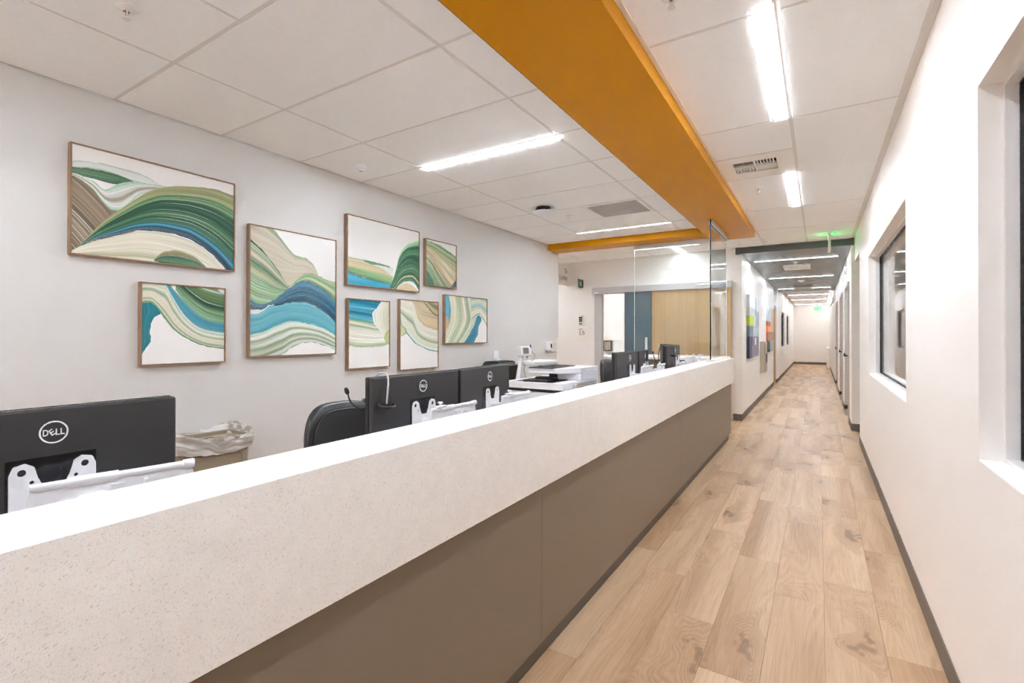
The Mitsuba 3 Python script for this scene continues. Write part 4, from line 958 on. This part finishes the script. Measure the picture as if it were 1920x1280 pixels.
def headset(txt, band, cups, boom, mic, bandm='black_plastic', nm='headset'):
    k = thing(nm, txt, 'headset', 'headsets on the monitors')
    part(k, 'headband', tube(spline(band, 36), .0038, 10), bandm, True)
    for c, ax in cups:
        a = np.asarray(ax, float); a /= np.linalg.norm(a)
        c = np.asarray(c, float)
        x = np.cross(a, [0, 0, 1]); x /= np.linalg.norm(x); y = np.cross(a, x)
        th_ = np.linspace(0, 2 * np.pi, 33)
        part(k, 'ear_cushion', tube([c + .033 * (np.cos(t) * x + np.sin(t) * y) for t in th_], .005, 10), 'black_leather', True)
        part(k, 'ear_cup', cyl(c - a * .010, c + a * .004, .022, .02), 'black_plastic', 30)
    part(k, 'mic_boom', tube(spline(boom, 24), .003, 8), 'black_plastic', True)
    m = superell(.016, .016, .030, .7, .9, 16, 10); m.apply_transform(trimesh.transformations.rotation_matrix(.4, [1, 0, 0])); m.apply_translation(mic)
    part(k, 'mic_tip', m, 'black_plastic', True)
# headset hung over the top-left corner of monitor 2: back half in front of the shell
bx_ = -1.497
headset('black headset with a bright band hung over a monitor corner beside the first chair',
        [(-1.56, 1.395, 1.10), (-1.565, 1.405, 1.17), (-1.54, 1.415, 1.202), (-1.50, 1.418, 1.199), (-1.483, 1.41, 1.17), (-1.475, 1.398, 1.125), (-1.472, 1.392, 1.085)],
        [((-1.473, 1.392, 1.080), (0.15, 0, 1)), ((-1.562, 1.392, 1.092), (0.1, 0, 1))],
        [(-1.565, 1.388, 1.075), (-1.57, 1.335, 1.065), (-1.575, 1.305, 1.088), (-1.58, 1.288, 1.130)], (-1.582, 1.284, 1.140), 'aluminium')
headset('black headset whose round band loops over the monitor near the glass screen',
        [(-1.37, 5.05, 1.08), (-1.375, 4.97, 1.16), (-1.365, 5.0, 1.235), (-1.33, 5.1, 1.262), (-1.305, 5.22, 1.25), (-1.30, 5.30, 1.19), (-1.302, 5.31, 1.155)],
        [((-1.302, 5.28, 1.145), (0.1, .2, 1)), ((-1.375, 5.06, 1.06), (.6, -.6, .4))],
        [(-1.375, 5.05, 1.05), (-1.385, 4.93, 1.09), (-1.39, 4.86, 1.15), (-1.392, 4.84, 1.185)], (-1.392, 4.838, 1.19))
hg = thing('sanitizer_bottle', 'small white pump bottle on the desk beyond the farthest monitor', 'bottle')
prof = np.array([[0, .741], [.035, .741], [.036, .75], [.036, 1.035], [.030, 1.05], [.014, 1.058], [.012, 1.085], [0, 1.086]])
part(hg, 'body', trimesh.creation.revolve(prof, sections=28).apply_translation((-1.26, 6.40, 0)), 'white_plastic', 35)
part(hg, 'pump', cat(cyl((-1.26, 6.40, 1.0865), (-1.26, 6.40, 1.115), .006), cbox(-1.275, -1.22, 6.392, 6.408, 1.1155, 1.125, .002)), 'white_plastic', 30)

# ================================================================== office chairs
def chair(x, y, rz, txt, seat=.48, top=1.02):
    k = thing('office_chair', txt, 'chair', 'black office chairs')
    M = trimesh.transformations.translation_matrix((x, y, 0)) @ trimesh.transformations.rotation_matrix(rz, [0, 0, 1])
    def P(m): m = m.copy(); m.apply_transform(M); return m
    # faces +x (towards the desk); back at -x
    h = top - seat - .02
    b = superell(.085, .50, h, .55, .62, 56, 40)
    v = np.array(b.vertices)
    wz = (v[:, 2] / (h / 2))
    v[:, 1] *= np.where(wz > 0, 1 - .10 * wz ** 2, 1 - .05 * wz ** 2)
    v[:, 0] += .9 * v[:, 1] ** 2 - .12 * (v[:, 2] + h / 2) * .8
    v[:, 2] += seat + .02 + h / 2; v[:, 0] -= .22
    part(k, 'backrest', P(trimesh.Trimesh(v, b.faces, process=False)), 'black_leather', True)
    # piping seam
    t = np.linspace(0, 2 * np.pi, 70); e = .62
    f = lambda q: np.sign(q) * np.abs(q) ** e
    yy, zz = .215 * f(np.cos(t)), (h / 2 - .04) * f(np.sin(t))
    xx = .9 * yy ** 2 - .096 * (zz + h / 2) - .22 + .037
    yy = yy * (1 - .1 * np.maximum(zz / (h / 2), 0) ** 2)
    part(k, 'seam', P(tube(np.c_[xx, yy, zz + seat + .02 + h / 2], .0035, 8)), 'black_leather', True)
    s = superell(.50, .50, .09, .5, .55, 48, 20); s.apply_translation((.03, 0, seat - .045)); part(k, 'seat', P(s), 'black_leather', True)
    part(k, 'back_bracket', P(cbox(-.30, -.10, -.035, .035, seat - .115, seat - .095, .004)), 'black_plastic')
    part(k, 'back_bar', P(cbox(-.31, -.29, -.035, .035, seat - .115, seat + .20, .004)), 'black_plastic')
    part(k, 'gas_lift', P(cat(cyl((0, 0, .10), (0, 0, .30), .028), cyl((0, 0, .30), (0, 0, seat - .095), .016))), 'dark_metal', 30)
    for i in range(5):
        a = i * 2 * np.pi / 5 + .3; c, q = np.cos(a), np.sin(a)
        part(k, 'base_leg', P(tube([(0.02 * c, .02 * q, .105), (.15 * c, .15 * q, .095), (.30 * c, .30 * q, .072)], [.022, .018, .013], 10)), 'black_plastic', True)
        part(k, 'caster', P(cat(cyl((.30 * c - .02 * q, .30 * q + .02 * c, .0275), (.30 * c - .006 * q, .30 * q + .006 * c, .0275), .027), cyl((.30 * c + .006 * q, .30 * q - .006 * c, .0275), (.30 * c + .02 * q, .30 * q - .02 * c, .0275), .027), cyl((.30 * c, .30 * q, .03), (.30 * c, .30 * q, .07), .006))), 'black_plastic', 30)
    return k
chair(-1.92, 1.72, .0, 'black leather office chair left of the monitor with the hung headset', top=1.005)
chair(-1.88, 5.50, .0, 'black leather office chair left of the rear monitors, beside the copier', top=1.075)

# ================================================================== copier
cp = thing('copier', 'large white office copier with dark paper trays standing behind the counter', 'copier')
x0, x1, y0, y1 = -2.36, -1.80, 3.65, 4.38
part(cp, 'cabinet', cbox(x0 + .01, x1, y0, y1, .03, .873, .012), 'white_plastic')
for i in range(3): part(cp, 'drawer', cbox(x1 + .0005, x1 + .012, y0 + .02, y1 - .02, .08 + i * .24, .30 + i * .24, .004), 'light_grey')
part(cp, 'shadow_gap', box(x0 + .015, x1 - .01, y0 + .012, y1 - .01, .8735, .900), 'black_plastic')
deck = m3.Manifold.extrude(m3.CrossSection([[(x0 - .0, y0 - .01), (x1 + .01, y0 - .01), (x1 + .01, y1), (x0, y1)]]), .055).translate((0, 0, .900)) - m3.Manifold.cube((.40, .48, .03)).translate((x0 + .05, y0 + .03, .943))
mm = deck.to_mesh(); part(cp, 'deck', trimesh.Trimesh(mm.vert_properties[:, :3], mm.tri_verts, process=False), 'white_plastic')
part(cp, 'output_tray', cat(cbox(x0 + .055, x0 + .445, y0 + .035, y0 + .505, .9435, .950, .001), cbox(x0 + .12, x0 + .36, y0 + .10, y0 + .30, .9502, .966, .004), cbox(x0 + .16, x0 + .34, y0 + .24, y0 + .34, .9665, .982, .004)), 'monitor_shell', text='dark paper output tray')
part(cp, 'riser', cbox(x0 + .16, x1 + .008, y1 - .22, y1 - .002, .9552, 1.025, .006), 'black_plastic', text='dark output cavity')
part(cp, 'riser_cover', cbox(x1 - .22, x1 + .012, y1 - .40, y1, .9555, 1.0245, .008), 'white_plastic')
adf = m3.Manifold.extrude(m3.CrossSection([[(x0 + .15, y0 + .14), (x1 - .12, y0 + .14), (x1 + .012, y0 + .34), (x1 + .012, y1), (x0 + .15, y1)]]), .042).translate((0, 0, 1.0255))
mm = adf.to_mesh(); part(cp, 'feeder', trimesh.Trimesh(mm.vert_properties[:, :3], mm.tri_verts, process=False), 'white_plastic')
part(cp, 'feeder_tray', cat(cbox(x0 + .155, x1 - .16, y0 + .128, y0 + .60, 1.0680, 1.0765, .003), cbox(x0 + .20, x0 + .26, y0 + .22, y0 + .5, 1.0768, 1.084, .003), cbox(x0 + .33, x0 + .37, y0 + .22, y0 + .5, 1.0768, 1.084, .003)), 'monitor_shell', text='dark feeder tray')
part(cp, 'latch', cat(cbox(x1 + .0125, x1 + .03, y0 + .20, y1 - .06, .915, .945, .004), cbox(x1 + .0125, x1 + .034, y0 + .18, y0 + .22, .895, .938, .003), cbox(x1 + .0125, x1 + .034, y1 - .12, y1 - .08, .905, .948, .003)), 'grille_grey', text='grey side latch')

# ================================================================== vital-signs monitor on a cart
vs = thing('vital_signs_monitor', 'white vital-signs monitor with a grey screen on a rolling cart by the grey wall', 'medical monitor')
vx, vy = -3.0, 5.02
Mv = trimesh.transformations.translation_matrix((vx, vy, 1.165)) @ trimesh.transformations.rotation_matrix(-.30, [0, 0, 1]) @ trimesh.transformations.rotation_matrix(-.15, [0, 1, 0]) @ np.diag([.8, .55, .74, 1])
def Pv(m): m = m.copy(); m.apply_transform(Mv); return m
part(vs, 'case', Pv(cbox(-.06, .06, -.13, .16, -.085, .08, .018)), 'white_plastic')
part(vs, 'screen', Pv(cbox(.0605, .063, -.085, .075, -.048, .052, .001)), 'screen_grey', text='grey display')
part(vs, 'screen_border', Pv(plate(ring_rect(-.10, .09, -.06, .064, .012), .0025, 'x', .0602)), 'trim_white')
part(vs, 'probe_cup', Pv(cyl((.0, .20, -.02), (.0, .22, .05), .025)), 'white_plastic', 30)
part(vs, 'probe', Pv(cyl((.0, .225, .052), (.015, .205, .10), .017, .012)), 'purple_plastic', 30, text='purple probe')
for i, mname in enumerate(('grille_grey', 'white_plastic', 'grille_grey', 'red_plastic')):
    part(vs, 'connector', Pv(cyl((.03, -.07 + i * .045, -.085), (.03, -.07 + i * .045, -.115), .011)), mname, 30)
part(vs, 'cable', tube(spline([(vx, vy + .2, 1.16), (vx + .02, vy + .24, 1.10), (vx + .02, vy + .16, 1.04), (vx - .02, vy + .08, 1.0), (vx, vy + .02, .95), (vx + .01, vy - .03, .70)]), .006, 8), 'grille_grey', True)
part(vs, 'shelf', cbox(vx - .12, vx + .16, vy + .0, vy + .60, 1.005, 1.045, .008), 'white_plastic')
part(vs, 'mast', tube([(vx - .02, vy - .02, 1.09), (vx - .02, vy - .05, 1.0), (vx + .02, vy - .20, .72), (vx + .02, vy - .24, .12)], [.020, .022, .028, .028], 14), 'white_plastic', True)
for i in range(5):
    a = i * 2 * np.pi / 5 + .5
    cpx, cpy = vx + .02 + .19 * np.cos(a), vy - .24 + .19 * np.sin(a)
    part(vs, 'cart_leg', tube([(vx + .02, vy - .24, .11), (cpx, cpy, .075)], [.025, .016], 10), 'white_plastic', True)
    part(vs, 'caster', cat(cyl((cpx, cpy - .012, .035), (cpx, cpy + .012, .035), .034), cyl((cpx, cpy, .04), (cpx, cpy, .08), .008)), 'grille_grey', 30)
bk = thing('black_case', 'black case with a flat grey lid, left of the rolling cart by the grey wall', 'equipment case')
pk = plate(sg.Polygon([(-3.46, .03), (-3.20, .03), (-3.20, .985), (-3.235, 1.03), (-3.43, 1.035), (-3.46, 1.0)]), .40, 'y', 4.82)
part(bk, 'body', pk, 'black_leather')
part(bk, 'lid', cbox(-3.425, -3.24, 4.84, 5.20, 1.0355, 1.042, .003), 'monitor_shell')
for xx in (-3.43, -3.23):
    for yy in (4.85, 5.19): part(bk, 'foot', cyl((xx, yy, 0), (xx, yy, .0298), .015), 'black_plastic', 30)
